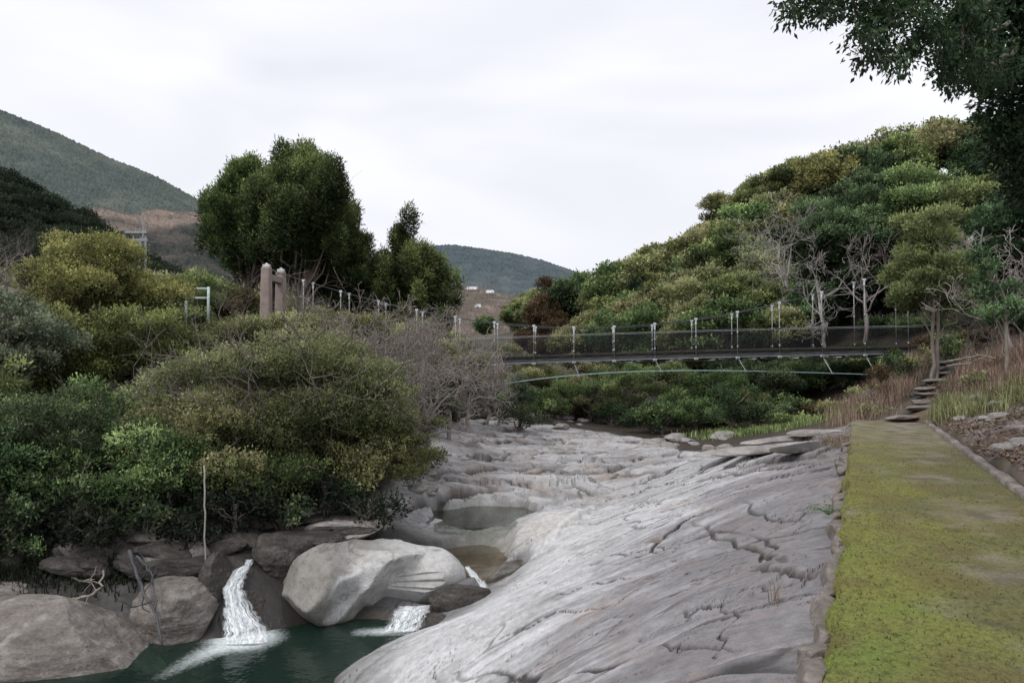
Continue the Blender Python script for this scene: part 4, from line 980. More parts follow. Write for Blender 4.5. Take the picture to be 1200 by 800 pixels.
hero(225, 40, 318, 110, 'dark bush beside the pale pipe frame', 'green', 'bark', 26, n=26, base=.1, leaf=near, name='bush', cat='bush', kind='egg')
hero(270, 42, 335, 90, 'brownish green bush left of the two-pillar bridge tower', 'rust', 'bark', 27, n=22, base=.1, leaf=near, name='bush', cat='bush', kind='egg')
hero(180, 45, 320, 120, 'olive bush below the far power pylon', 'olive', 'bark', 28, n=26, base=.1, leaf=near, name='bush', cat='bush', kind='egg')
hero(300, 45, 372, 150, 'green undergrowth bush below the big cypresses', 'green', 'bark', 29, n=26, base=.1, leaf=near, name='bush', cat='bush', kind='egg')
hero(430, 46, 372, 160, 'dark undergrowth bush right of the big cypresses', 'green', 'bark', 30, n=30, base=.1, leaf=near, name='bush', cat='bush', kind='egg')

hero(215, 21.0, 430, 150, 'grey-olive bush between the yellowing trees and the broad spreading tree', 'olive', 'bark', 31, n=26, base=.1, leaf=near, name='bush', cat='bush', kind='egg')
hero(120, 19.5, 445, 150, 'dark green bush behind the layered dark tree', 'green', 'bark', 32, n=26, base=.1, leaf=near, name='bush', cat='bush', kind='egg')
for i, px in enumerate(range(-60, 440, 26)):
    _y = [610, 634, 620, 650][i % 4] - (22 if px > 290 else 0)
    hero(px, ground_hit(px, _y)[1], _y - 70, 84, 'low shaded shrub in the dark beneath the left bank trees', 'wood' if i % 3 else 'deep', 'bark', 600 + i, n=10, base=.1, leaf=near, name='shrub', cat='shrub', kind='egg', group='shaded shrubs beneath the left bank trees')  # darker foliage used here so its colour carries the deep shadow
for i, (px, Y, yt, w) in enumerate([(-25, 13.6, 560, 110), (28, 13.9, 585, 90), (75, 14.0, 600, 80), (120, 14.3, 598, 80)]):
    hero(px, Y, yt, w, ['dark shrub reaching almost to the pool at the far left', 'dark shrub above the left end of the lichen-spotted boulder', 'dark shrub above the middle of the lichen-spotted boulder', 'dark shrub behind the fallen pale branch'][i], ['wood', 'deep', 'wood', 'deep'][i], 'bark', 660 + i, n=12, base=.12, leaf=near, name='shrub', cat='shrub', kind='egg')
# ---- bare, pinkish trees among them
def bare_tree(px, Y, ytop, label, bark, seed, depth=5, lean=0, r=.07, dz=0, spread=.6, splits=2, up=.22, d0=None, frac=.35, group=None, cat='tree'):
    p = gpos(px, Y, dz); H = at(px, ytop, Y)[2] - p[2]; rng = np.random.default_rng(seed); e = empty('bare_tree'); mb = MB()
    P = curve(np.array([0, 0, -.3]), np.array([lean * H * .4, 0, H * frac]), 0, rng, 7, .08); mb.tube(P, np.linspace(r * 1.3, r * .8, 7), 8)
    link_ = mb.build('trunk', M[bark], e, smooth=True); mb = MB()
    for k in range(5): twigs(mb, rng, P[-1 - k // 2], np.array(d0 if d0 is not None else [lean, 0, 1]) + rng.normal(size=3) * .65, H * .30, r * .62, depth, splits, up, spread, 5)
    mb.build('branches', M[bark], e, smooth=True); return tag(place(e, p), label, cat, group)
RMIN[0] = .008
for i, (px, Y, yt, lab) in enumerate([(440, 21.5, 345, 'leafless pinkish tree with a fan of fine twigs above the left bank'), (472, 22.5, 340, 'leafless pinkish tree with twigs rising beside the dark round-topped cypress'), (500, 22.5, 370, 'leafless tangle of a tree over the upper left bank'),
        (408, 20.2, 382, 'low leafless tree behind the broad olive tree'), (525, 27, 385, 'leafless tree in front of the left end of the bridge deck'), (378, 22, 368, 'leafless grey tree between the two flat-topped olive trees'), (548, 30, 405, 'leafless bush where the bridge deck meets the left bank trees'), (488, 20.8, 408, 'low leafless tree arching over the head of the left bank'),
        (535, 34, 392, 'leafless tree screening the leftmost hangers of the bridge'), (512, 33, 378, 'tall leafless tree screening the left end of the bridge netting'), (572, 35.5, 418, 'leafless grey bush under the leftmost wind cable strut')]):
    bare_tree(px, Y, yt, lab, 'pinktwig', 51 + i, 5 if i in (2, 3, 5, 7) else 6, 0, .07, spread=.85, splits=2, up=.10)
RMIN[0] = 0
for i, (px, Y, yt, s) in enumerate([(30, 48, 262, 57), (5, 46, 255, 58), (55, 47, 275, 59), (-20, 46, 250, 60)]):
    bare_tree(px, Y, yt, 'leafless pinkish tree on the rise below the dark wooded hill', 'pinktwig', s, 5, 0, .09, spread=.7, group='leafless trees below the dark hill')
bare_tree(585, 36, 430, 'grey leafless shrub under the left half of the bridge', 'pinktwig', 61, 5, 0, .05, spread=.9, up=.05)

RMIN[0] = .005
# ---- big cypresses behind the tower
cy = dict(dens=20, per=9, L=.26, W=.036, spread=.30, up=.7, droop=.0, bias=-.8)
hero(290, 50, 182, 125, 'tall rounded cypress on the left of the dark group', 'conifer', 'redbark', 70, 'spire', name='cypress', n=80, base=.47, leaf=cy, tr=.22)
hero(352, 49, 170, 150, 'tallest cypress with a pale trunk just behind the bridge tower', 'conifer', 'redbark', 71, 'spire', name='cypress', n=102, base=.47, leaf=cy, tr=.26)
hero(390, 53, 212, 105, 'cypress on the right shoulder of the tall dark group', 'conifer', 'redbark', 72, 'spire', name='cypress', n=73, base=.28, leaf=cy, tr=.22)
hero(318, 54, 200, 110, 'cypress half hidden at the back of the dark group', 'conifer', 'redbark', 73, 'spire', name='cypress', n=64, base=.47, leaf=cy, tr=.22)
hero(482, 55, 262, 118, 'lower round-topped cypress at the right end of the dark group', 'conifer', 'redbark', 74, 'spire', name='cypress', n=73, base=.12, leaf=cy, tr=.2)
hero(440, 56, 282, 95, 'low dark cypress filling the dip between the tall group and the round-topped one', 'conifer', 'redbark', 75, 'spire', name='cypress', n=64, base=.12, leaf=cy, tr=.2)
RMIN[0] = .008
# ---- right bank, near the bridge
M['pinegreen'] = mat_foliage('young tree foliage', (.02, .04, .015), (.12, .17, .055), (.30, .38, .13))
layer = dict(dens=44, per=9, L=.13, W=.025, spread=.16, up=.5, bias=-.2)
def pine(px, Y, ytop, wpx, ybase_leaf, label, seed, mat='green', trunks=2, n=22, bark='palebark', lean=0, tr=.07):
    p = gpos(px, Y); H = at(px, ytop, Y)[2] - p[2]; R = wpx / 2 * Y / F; b = (at(px, ybase_leaf, Y)[2] - p[2]) / H; rng = np.random.default_rng(seed)
    cl = []
    for i in range(n):
        f = i / (n - 1); z = H * (b + (.97 - b) * f); q = R * (1 - f * .55) * rng.uniform(.15, .85); a = rng.random() * 6.28; r = R * rng.uniform(.28, .46) * (1 - .3 * f)
        cl.append((np.array([math.cos(a) * q + lean * f, math.sin(a) * q, z]), (r, r, r * .38), rng.normal() * .10 + .22))
    e = make_tree('young_tree', rng, R, H, mat, bark, 'dome', extra=cl, leaf=layer, trunks=trunks, tr=tr, twob=.018); return tag(place(e, p), label, 'tree')
pine(1092, 26.5, 248, 125, 356, 'young tree with two slim pale trunks at the top of the wooden steps', 80, 'pinegreen', 2, 34, tr=.075)
pine(1180, 21.0, 292, 70, 372, 'slim young tree with one pale leaning trunk beside the dry brown canes', 81, 'deep', 1, 14, lean=-.7, tr=.065)
hero(668, 41, 447, 70, 'bright green shrub standing alone by the far end of the rocks', 'lime', 'bark', 82, n=16, base=.12, leaf=near, name='shrub', cat='shrub', kind='egg')
for i, (px, Y, yt, w, mt, lab) in enumerate([
        (720, 45, 424, 90, 'green', 'dark green shrub below the middle of the bridge'), (770, 43, 422, 90, 'green', 'dark green bush hanging under the bridge deck, next to the bright shrub'),
        (800, 38, 452, 90, 'green', 'leafy green shrub low on the far shore below the bridge'), (845, 37.5, 428, 90, 'lime', 'fresh green shrub behind the wind cable'), (815, 35, 470, 70, 'lime', 'light green low shrub by the edge of the rocks'),
        (905, 35.5, 428, 95, 'deep', 'small dark tree with a straight bare trunk under the bridge'), (960, 39, 420, 110, 'deep', 'dark bush in the shade below the right half of the bridge'), (1020, 40, 418, 90, 'deep', 'shaded bush below the right end of the bridge deck'),
        (880, 42, 422, 110, 'deep', 'dark bush filling the gap below the bridge deck'), (700, 48, 420, 80, 'olive', 'olive bush behind the bright green shrub'), (640, 50, 424, 90, 'olive', 'olive bush at the foot of the far slope'),
        (600, 46, 440, 70, 'silver', 'grey-green bush at the far end of the stream bed'), (985, 31.5, 476, 60, 'olive', 'low mossy shrub between the layered ledge and the dry canes'), (925, 32, 486, 70, 'green', 'low green ground shrub at the foot of the small straight tree')]):
    hero(px, Y, yt, w, lab, mt, 'bark' if i != 5 else 'palebark', 90 + i, n=18, base=.12 if i != 5 else .38, leaf=near, name='tree' if i == 5 else 'bush', cat='tree' if i == 5 else 'bush', kind='egg')
big = dict(dens=16, per=8, L=.17, W=.045, spread=.24)
for i, (px, Y, yt, w, mt, bs, lab) in enumerate([
        (1005, 46, 215, 170, 'deep', .45, 'large blue-green tree spreading over the bleached bare tree'), (1075, 44, 190, 150, 'green', .45, 'large green tree high above the right end of the bridge'),
        (1150, 40, 200, 150, 'green', .4, 'dark green tree below the overhanging leaves'), (1205, 34, 215, 140, 'deep', .35, 'deep green tree crowding in beside the right bridge tower'),
        (1130, 46, 240, 150, 'deep', .2, 'shaded dark tree behind the young two-trunked tree'), (1060, 48, 290, 130, 'deep', .2, 'shaded dark tree behind the right end of the netting'),
        (985, 50, 300, 120, 'deep', .2, 'shaded dark tree behind the bleached bare tree'), (1200, 42, 300, 120, 'deep', .15, 'shaded dark tree behind the slim leaning one'), (880, 47, 318, 130, 'green', .15, 'bushy bright-crowned tree rising behind the bridge netting'),
        (820, 48, 330, 120, 'olive', .15, 'olive bushy tree behind the middle of the bridge'), (930, 47, 330, 110, 'green', .15, 'green bushy tree left of the bleached bare tree'), (745, 52, 352, 110, 'green', .1, 'green bushy tree behind the lowest sag of the cables'),
        (690, 56, 362, 100, 'olive', .1, 'olive bushy tree beside the rust-coloured cypress')]):
    hero(px, Y, yt, w, lab, mt, 'bark', 120 + i, n=36, base=bs, leaf=big, kind='egg' if i > 3 else 'dome')
hero(640, 72, 325, 66, 'rust-brown cypress standing out from the green slope', 'rust', 'redbark', 140, 'cone', name='cypress', n=40, base=.1, leaf=big)
bare_tree(968, 39.8, 300, 'bleached leafless tree leaning just behind the bridge', 'greytwig', 150, 5, -.12, .085, spread=.62, splits=2, up=.12, frac=.62)
bare_tree(925, 46, 262, 'bleached leafless tree with a wide fan of white twigs on the slope', 'greytwig', 151, 6, -.05, .13, spread=.60, splits=2, up=.12, frac=.5, dz=1)
bare_tree(1015, 40, 285, 'brown leafless tree behind the hangers of the bridge', 'pinktwig', 152, 4, 0, .10, spread=.7, frac=.55)
bare_tree(1190, 25, 270, 'grey leafless tree with long bare limbs behind the slim leaning tree', 'greytwig', 153, 5, -.25, .08, spread=.55, frac=.3)
bare_tree(1215, 22, 320, 'low leafless tree over the dry canes', 'pinktwig', 154, 5, -.3, .05, spread=.7, frac=.3)
bare_tree(715, 40.5, 440, 'leafless pinkish shrub between the two green shrubs below the bridge', 'pinktwig', 155, 5, .1, .05, spread=.9, up=.05)
bare_tree(765, 38.5, 455, 'withered reddish shrub on the far shore', 'pinktwig', 156, 5, .1, .04, spread=.9, up=.05)
bare_tree(1025, 25.0, 455, 'thin leafless sapling leaning by the end of the walkway', 'pinktwig', 157, 3, -.35, .03, spread=.6, frac=.5)
bare_tree(1130, 27, 350, 'small leafless tree right of the wooden steps', 'pinktwig', 158, 5, .1, .04, spread=.8, frac=.3)

_r = np.random.default_rng(12)
for i in range(17):
    px = 612 + i * 21 + _r.uniform(-6, 6); g_ = ground_hit(px, 500 + _r.uniform(-14, 6) + (px - 600) * .02)
    hero(px, max(g_[1], 33), 462 + _r.uniform(-18, 14), 66, 'low dark undergrowth shrub at the back edge of the rock bed', ['deep', 'green', 'rust', 'lime', 'olive', 'deep', 'green'][i % 7], 'bark', 760 + i, n=9, base=.08, leaf=near, name='shrub', cat='shrub', kind='egg', group='undergrowth shrubs at the back edge of the rock bed')
for i, (px, Y, yt, w, lab) in enumerate([(1045, 41, 375, 90, 'dark bush behind the last hangers of the bridge'), (1085, 38.5, 385, 80, 'dark bush between the bridge end and the two-trunked young tree'), (1120, 37, 365, 80, 'dark bush at the foot of the right bridge tower'), (1160, 33, 350, 90, 'dark bush on the slope beyond the fallen poles'), (1010, 37.5, 425, 70, 'dark bush under the last span of the bridge'), (1060, 36, 420, 60, 'dark bush hiding the right abutment of the bridge'), (1200, 30, 345, 80, 'dark bush high on the bank at the far right'), (1128, 32.5, 300, 60, 'small dark tree in front of the right bridge tower')]):
    hero(px, Y, yt, w, lab, 'green' if i % 3 else 'deep', 'bark', 720 + i, n=20, base=.1, leaf=near, name='bush', cat='bush', kind='egg')
for i, (px, Y, yt, w, mt, lab) in enumerate([(1150, 21.8, 440, 60, 'olive', 'brownish olive bush right of the wooden steps'), (1125, 23.5, 452, 40, 'olive', 'small mossy bush touching the lower wooden steps'), (1185, 22.5, 425, 60, 'rust', 'brown bush behind the slim leaning tree'), (1040, 27, 452, 60, 'rust', 'low brown bush among the canes left of the steps'), (1020, 24.5, 476, 40, 'olive', 'mossy bush beside the far left corner of the walkway')]):
    hero(px, Y, yt, w, lab, mt, 'bark', 700 + i, n=12, base=.1, leaf=near, name='bush', cat='bush', kind='egg')
_r = np.random.default_rng(14)
for i in range(12):
    px = 1015 + i * 15 + _r.uniform(-5, 5); Y = 29.5 + (i % 3) * 1.8; g_ = gpos(px, Y); pyg = project(g_)[1]
    hero(px, Y, pyg - _r.uniform(22, 42), 50, 'brown-green scrub bush on the slope between the steps and the bridge end', ['olive', 'rust', 'green', 'deep'][i % 4], 'bark', 800 + i, n=9, base=.08, leaf=near, name='bush', cat='bush', kind='egg', group='scrub bushes on the slope between the steps and the bridge end')
for i, (px, Y, yt, w, mt) in enumerate([(735, 39.6, 432, 80, 'green'), (790, 39.2, 430, 85, 'pinegreen'), (830, 39, 436, 75, 'deep'), (870, 38.8, 428, 90, 'pinegreen'), (925, 38.6, 430, 90, 'green'), (965, 38.4, 434, 80, 'deep'), (1000, 38, 430, 70, 'green'), (690, 41.5, 440, 70, 'deep')]):
    hero(px, Y, yt, w, ['leafy green tree reaching up to the deck below the lowest sag of the cables', 'light green tree under the deck, left of the wind cable strut', 'dark slim tree under the deck between two light green ones', 'light green tree under the deck where it nears the bare tree',
        'green tree under the deck beside the leaning bare tree', 'dark tree under the deck at the root of the bare tree', 'green tree under the deck nearest the dry canes', 'dark tree next to the bright green shrub at the head of the rocks'][i], mt, 'palebark', 840 + i, n=18, base=.25, leaf=near)
# ---- the forest on the right-hand hillside
def hillside():
    rng = np.random.default_rng(400); protos = []
    mid = dict(dens=9, per=8, L=.24, W=.065, spread=.30)
    for k in range(10):
        kind = ['dome', 'egg', 'dome', 'egg', 'dome'][k % 5]
        protos.append((make_tree('forest_tree', rng, 2.7, 6.2, 'olive', 'bark', kind, n=28, base=.30 if kind == 'egg' else .5, leaf=mid, tr=.12), kind))
    bl = []
    for k in range(2):
        e = empty('bare_tree'); mb = MB(); P = curve(np.array([0, 0, -.3]), np.array([.3, 0, 2.6]), 0, rng, 7, .08); mb.tube(P, np.linspace(.16, .1, 7), 7); mb.build('trunk', M['greytwig'], e, smooth=True); mb = MB()
        for j in range(4): twigs(mb, rng, P[-1 - j // 2], rng.normal(size=3) * .6 + [0, 0, 1], 1.9, .09, 5, 2, .2, .6, 4)
        mb.build('branches', M['greytwig'], e, smooth=True); bl.append(e)
    spots = []; Y = 44.0
    while Y < 170:
        sp = 2.7 + .030 * (Y - 44); lo = float(np.interp(Y, [44, 60, 80, 110, 150, 170], [.26, .13, .07, .035, .01, -.03])); x = lo * Y + 1.0
        while x < .86 * Y:
            spots.append((x + rng.normal() * sp * .28, Y + rng.normal() * sp * .28, sp)); x += sp * 1.12
        Y += sp
    spots.sort(key=lambda q: q[1]); lim = np.full(60, 1e9); used = set(); nb = 0; count = 0
    for x, y, sp in spots:
        g = float(hbase(x, y)); s = sp / 2.7 * rng.uniform(.72, 1.2) * (.82 + .25 * (y > 60)); px, py = project((x, y, g + 6.0 * s)); b = int(np.clip((px - 540) / 13, 0, 59))
        if px > 1290 or px < 560: continue
        syl = float(np.interp(px, [560, 600, 650, 700, 740, 780, 835, 870, 900, 950, 1000, 1060, 1110, 1300], [372, 354, 330, 314, 302, 284, 256, 234, 212, 186, 158, 143, 140, 140]))
        if py < syl:
            s *= (at(px, syl, y)[2] - g) / (6.0 * s) if at(px, syl, y)[2] > g else 0
            if s < .45: continue
            py = project((x, y, g + 6.0 * s))[1]
        bb = slice(max(b - 2, 0), b + 3)
        if py > np.median(lim[bb]) - 2.5: continue
        if count >= 285: break
        bare = rng.random() < .06 and nb < 9 and y < 62
        u = rng.random(); v = float(perlin(np.array([x * .045]), np.array([y * .045]), 44)[0])
        mt = 'olive' if u + v * .5 < .55 else 'green' if u + v * .4 < .80 else 'deep' if u < .87 else 'yellow'
        if x / y > .40 and y < 62: mt = 'deep' if u < .5 else 'green'
        i = int(rng.integers(len(protos))); 
        if bare: src = bl[nb % 2]; nb += 1; first = ('b', nb) if nb <= 2 else None
        else: src, first = protos[i][0], (i if i not in used else None)
        if bare: o = src if nb <= 2 else copy_tree(src)
        else:
            if i not in used:
                used.add(i); o = src; 
                for c in o.children:
                    if c.name.startswith('crown'): c.material_slots[0].link = 'OBJECT'; c.material_slots[0].material = M[mt]
            else: o = copy_tree(src, mt)
        place(o, (x, y, g), rng.random() * 6.28, s, s * rng.uniform(.88, 1.0))
        if bare: s_ = .8
        lim[b] = min(lim[b], py + 2); count += 1
        depth = 'low on the right-hand hillside' if y < 58 else 'half way up the right-hand hillside' if y < 85 else 'near the skyline of the right-hand hill' if x / y > .12 else 'on the far end of the right-hand ridge'
        w = {'olive': 'olive-green rounded evergreen', 'green': 'mid-green rounded evergreen', 'deep': 'dark blue-green evergreen', 'yellow': 'yellowish evergreen'}[mt]
        lab = f'{w} packed in the forest {depth}' if not bare else f'leafless grey tree among the evergreens {depth}'
        if not bare: o.name = 'forest_tree'
        tag(o, lab, 'tree', lab)
    for k, (e, kd) in enumerate(protos):
        if k not in used:
            for c in list(e.children): bpy.data.objects.remove(c)
            bpy.data.objects.remove(e)
    for k in range(nb, 2):
        for c in list(bl[k].children): bpy.data.objects.remove(c)
        bpy.data.objects.remove(bl[k])
    print('FOREST', count, nb)
hillside()
# tall umbrella trees on the skyline whose stems show sky between them
for i, (px, Y, yt, w) in enumerate([(850, 78, 222, 62), (885, 76, 206, 66), (912, 74, 196, 60), (940, 73, 182, 66)]):
    hero(px, Y, yt, w, ['leftmost of the four skyline trees with flat crowns on thin bare stems', 'second from the left of the four flat-crowned skyline trees', 'third from the left of the four flat-crowned skyline trees', 'rightmost and highest of the four flat-crowned skyline trees'][i],
         'olive', 'bark', 500 + i, n=22, base=.72, leaf=dict(dens=10, per=8, L=.22, W=.06, spread=.26), trunks=3, tr=.09)

# ---- the tree overhead at the right
def overhead():
    rng = np.random.default_rng(900); base = gpos(1330, 10.5); e = empty('overhanging_tree', base); cl = []; mb = MB()
    def cp(px, py, Y): return at(px + (22 if py < 240 else 0), py - 14, Y) - base
    dense = [(1215, -20, 12, 1.0), (1180, 60, 12.5, .8), (1215, 110, 12.5, .9), (1160, 130, 13, .50), (1190, 180, 13, .70), (1150, 190, 13.5, .42), (1215, 220, 13, .6), (1145, 85, 12.5, .45), (1240, 30, 12, .9), (1160, 5, 12, .7), (1180, 235, 13.5, .40), (1135, 160, 13.5, .26)]
    for px, py, Y, r in dense: cl.append((cp(px, py, Y), (r, r, r * .85), -.12))
    V1, Q1, T1 = leaf_cloud(rng, cl, dens=62, per=7, L=.11, W=.028, spread=.16, droop=.25, bias=-1)
    sparse = []
    # sprays along boughs reaching out to the left
    for (pts, n) in [([(1140, -40, 11), (1060, -15, 10), (990, 5, 9.4), (935, 0, 9), (915, -12, 9)], 34), ([(1080, -10, 10), (1035, 25, 9.6), (1005, 55, 9.3), (998, 78, 9.2)], 24), ([(1150, 10, 11), (1090, 35, 10.4), (1050, 62, 10), (1020, 72, 10)], 30),
                     ([(1160, 40, 11.5), (1110, 70, 11), (1080, 92, 10.8)], 24), ([(1120, -30, 10.5), (1110, 20, 10.3), (1105, 60, 10)], 26), ([(1170, 70, 12), (1130, 100, 11.6), (1105, 100, 11.4)], 18), ([(1020, -30, 9.6), (985, -5, 9.2), (960, 20, 9)], 22)]:
        P = np.array([cp(*p) for p in pts]); t = np.linspace(0, len(P) - 1, 24); C = np.stack([np.interp(t, np.arange(len(P)), P[:, k]) for k in range(3)], 1); C += rng.normal(size=C.shape) * .02
        mb.tube(C, np.linspace(.035, .006, 24), 5)
        for i in range(n):
            j = int(rng.integers(5, 24)); c = C[j] + rng.normal(size=3) * [.20, .30, .17] + [0, 0, -.03]; mb.tube(curve(C[max(j - 2, 0)], c, 0, rng, 5, .2), np.linspace(.008, .003, 5), 3, False); sparse.append((c, (.17, .17, .13), 0))
    V2, Q2, T2 = leaf_cloud(rng, sparse, dens=44, per=6, L=.09, W=.019, spread=.10, droop=.75, bias=-1)
    T_ = curve(np.array([0, 0, -.5]), cp(1290, -20, 12), 0, rng, 8, .05); mb.tube(T_, np.linspace(.28, .16, 8), 10)
    for px, py, Y, r in dense: mb.tube(curve(T_[5], cp(px, py, Y), .05, rng, 7, .1), np.linspace(.09, .03, 7), 6, False)
    mb.tube(curve(T_[6], cp(1140, -40, 11), .1, rng, 7, .08), np.linspace(.12, .04, 7), 6, False)
    mb.build('trunk', M['bark'], e, smooth=True)
    V = np.concatenate([V1, V2]); link('crown', mesh_np('crown', V, np.arange(len(V)).reshape(-1, 4), None, {'tint': np.concatenate([T1, T2])}, False), M['glossy'], e)
    tag(e, 'large dark tree overhead whose leafy boughs reach across the sky', 'tree')
overhead()

# ---- dry canes, litter, grass
def blades(name, label, regions, mat, n, h, w, seed, cat='dry grass', lean=.35):
    rng = np.random.default_rng(seed); mb = MB(); P = []
    for (px, Y, rx, ry, k) in regions:
        c = gpos(px, Y); m = int(n * k); q = rng.normal(size=(m, 2)) * .5; P.append(np.stack([c[0] + q[:, 0] * rx, c[1] + q[:, 1] * ry], 1))
    P = np.concatenate(P); STP = np.array([at(1056, 430, 20.8), at(1078, 430, 22.4), at(1086, 430, 24.5), at(1098, 430, 26), at(1106, 430, 28), at(1106, 430, 31)])
    P = P[seg_dist(P[:, 0], P[:, 1], STP)[0] > .62]; P = P[fbm(P[:, 0] * .9, P[:, 1] * .9, 3, seed) > -.22]
    m = len(P); Z = hbase(P[:, 0], P[:, 1]) - .03; H = h * rng.uniform(.45, 1.25, m); th = rng.random(m) * 6.28; L = np.abs(rng.normal(size=m)) * lean * H
    B = np.c_[P, Z]; d = np.stack([np.cos(th) * L, np.sin(th) * L, H], -1); a2 = th + 1.57 + rng.normal(size=m) * .5; sd = np.stack([np.cos(a2) * w, np.sin(a2) * w, 0 * a2], -1)
    m1 = B + d * [.35, .35, .6]; V = np.stack([B - sd, B + sd, m1 + sd * .8, m1 - sd * .8, B + d + sd * .1, B + d - sd * .1], 1).reshape(-1, 3)
    i = np.arange(m)[:, None] * 6; Q = np.concatenate([i + [0, 1, 2, 3], i + [3, 2, 4, 5]]); mb.add(V, Q, None, np.repeat(rng.random(m), 6))
    o = mb.build(name, M[mat], smooth=False); return tag(o, label, cat, kind='stuff')
blades('dry_canes', 'thicket of dry pinkish canes between the walkway end and the bridge', [(1035, 26.5, 1.5, 1.8, .6), (1010, 28, 1.2, 1.5, .4), (1060, 29.5, 1.4, 1.6, .5), (1080, 32, 2.0, 2.0, .8), (1045, 33, 2.0, 2.0, .7), (1115, 31, 1.5, 1.5, .6), (1000, 24, .8, 1.0, .15)], 'straw', 2600, .62, .007, 31)
blades('dry_canes', 'thicket of dry pinkish canes right of the wooden steps', [(1140, 22.5, .9, 1.5, .5), (1165, 22, 1.3, 1.6, .6), (1200, 20, 1.2, 1.6, .5), (1150, 25, 1.6, 1.6, .5), (1185, 26, 2.5, 2, .4)], 'straw', 2300, .55, .007, 32)
blades('grass', 'dry tufts of grass in the joint along the left edge of the walkway', [(975, 18.3, .35, .6, 1), (985, 17, .2, .8, .4), (905, 6.3, .05, .1, .02), (880, 4.8, .05, .08, .02)], 'straw', 700, .26, .004, 33, 'grass', .7)
blades('grass', 'green grass at the foot of the forest beyond the layered ledge', [(900, 31, 2.5, 1.6, 1), (860, 33, 2, 1.5, .5), (960, 28.5, 1.2, 1.5, .5), (1100, 23.5, .8, .8, .3)], 'green', 5000, .28, .012, 34, 'grass', .6)
blades('grass', 'olive grass and weeds below the dry canes right of the walkway', [(1120, 20.5, .8, 1.2, .5), (1160, 19.5, 1.0, 1.4, .8), (1100, 21.5, .4, .7, .3)], 'olive', 3500, .38, .008, 35, 'grass', .6)

blades('grass', 'dark grass and ferns on the ledge above the lichen-spotted boulder', [(10, 13.4, 1.2, .5, 1), (70, 13.5, 1.2, .5, 1), (130, 13.6, 1.0, .5, .7), (240, 14.9, 1.2, .4, .5)], 'wood', 1800, .20, .012, 36, 'grass', .8)
def litter(name, label, n, region, seed, size=.04):
    rng = np.random.default_rng(seed); l0, l1, d0, d1 = region; l = -(l0 + (l1 - l0) * rng.random(n) ** 1.2); d = d0 + (d1 - d0) * rng.random(n)
    X = P0[0] + NN[0] * l + DD[0] * d; Y = P0[1] + NN[1] * l + DD[1] * d; Z = hbase(X, Y) + .03 + .03 * rng.random(n)
    Z = np.maximum(Z, 0 * Z - 5) + .06 * np.abs(fbm(X * .7, Y * 1.1, 3, 86))
    th = rng.random(n) * 6.28; s = size * rng.uniform(.5, 1.3, n); u = np.stack([np.cos(th), np.sin(th), rng.normal(size=n) * .35], -1) * s[:, None]; v = np.stack([-np.sin(th), np.cos(th), rng.normal(size=n) * .35], -1) * (s * .45)[:, None]
    C = np.stack([X, Y, Z], -1); V = np.stack([C - u, C + v, C + u, C - v], 1).reshape(-1, 3); mb = MB(); mb.add(V, np.arange(n * 4).reshape(-1, 4), None, np.repeat(rng.random(n), 4))
    m = mat_foliage(name, (.05, .032, .022), (.13, .085, .06), (.27, .19, .14), .05, .8); tag(mb.build(name, m), label, 'leaf litter', kind='stuff')
litter('leaf_litter', 'brown fallen leaves over the stones right of the walkway', 26000, (2.15, 7, 1, 26), 41)
# fern in the joint of the left edge
def fern(p, label, seed, s=.32, n=14):
    rng = np.random.default_rng(seed); mb = MB()
    for i in range(n):
        a = rng.random() * 6.28; L = s * rng.uniform(.7, 1.2); P = np.array([[math.cos(a) * L * t, math.sin(a) * L * t, L * (1.1 * t - 1.0 * t * t)] for t in np.linspace(0, 1, 9)]); mb.tube(P, np.linspace(.004, .001, 9), 3, a=.2)
        for j in range(1, 9):
            for sg in (-1, 1):
                w = L * .26 * math.sin(j / 9 * 2.6 + .3); q = P[j]; e_ = np.array([-math.sin(a) * sg, math.cos(a) * sg, -.15]) * w; f_ = np.array([math.cos(a), math.sin(a), 0]) * .018
                mb.add([q - f_, q + e_ * .5 - f_ * .4, q + e_, q + e_ * .5 + f_], [(0, 1, 2, 3)], None, rng.random())
    o = mb.build('fern', M['lime']); o.location = p; return tag(o, label, 'fern')
fern(ld(.18, 5.9, -.22), 'small green fern rooted in the joint beside the walkway', 3)
# ================================================================== BRIDGE
M['steel'] = mat_plain('galvanised steel', (.18, .185, .19), (.42, .43, .44), 5, .45, .1, .4)
M['darksteel'] = mat_plain('dark weathered steel', (.035, .038, .042), (.10, .105, .11), 4, .6, .2)
M['white'] = mat_plain('white clamp paint', (.45, .46, .48), (.72, .73, .75), 5, .4, .05)
M['teal'] = mat_plain('teal coated wire rope', (.16, .26, .25), (.34, .46, .45), 4, .5, .1)
M['wire'] = mat_plain('black wire', (.02, .02, .022), (.05, .05, .055), 6, .6, 0)
M['tower'] = mat_plain('pinkish brown concrete', (.20, .155, .14), (.36, .29, .265), 1.6, .85, .4)
M['planks'] = mat_plain('mossy deck planks', (.022, .020, .016), (.085, .078, .062), 3, .85, .5)
BA = math.radians(5.5); BX = np.array([math.cos(BA), -math.sin(BA), 0]); BW = np.array([math.sin(BA), math.cos(BA), 0]); B0 = np.array([5.15, 37.5, 0])
BAX = np.array([BX, BW, [0, 0, 1.]])
def bp(s, w, z): return B0 + BX * s + BW * w + np.array([0, 0, z])
def interp_z(tab):
    s_, z_ = [], []
    for px, py in tab:      # along the near cable plane
        u = (px - 600) / F; o = B0 - BW * .7; s = (u * o[1] - o[0]) / (BX[0] - u * BX[1]); Y = o[1] + BX[1] * s; s_.append(s); z_.append(at(px, py, Y)[2])
    return s_, z_
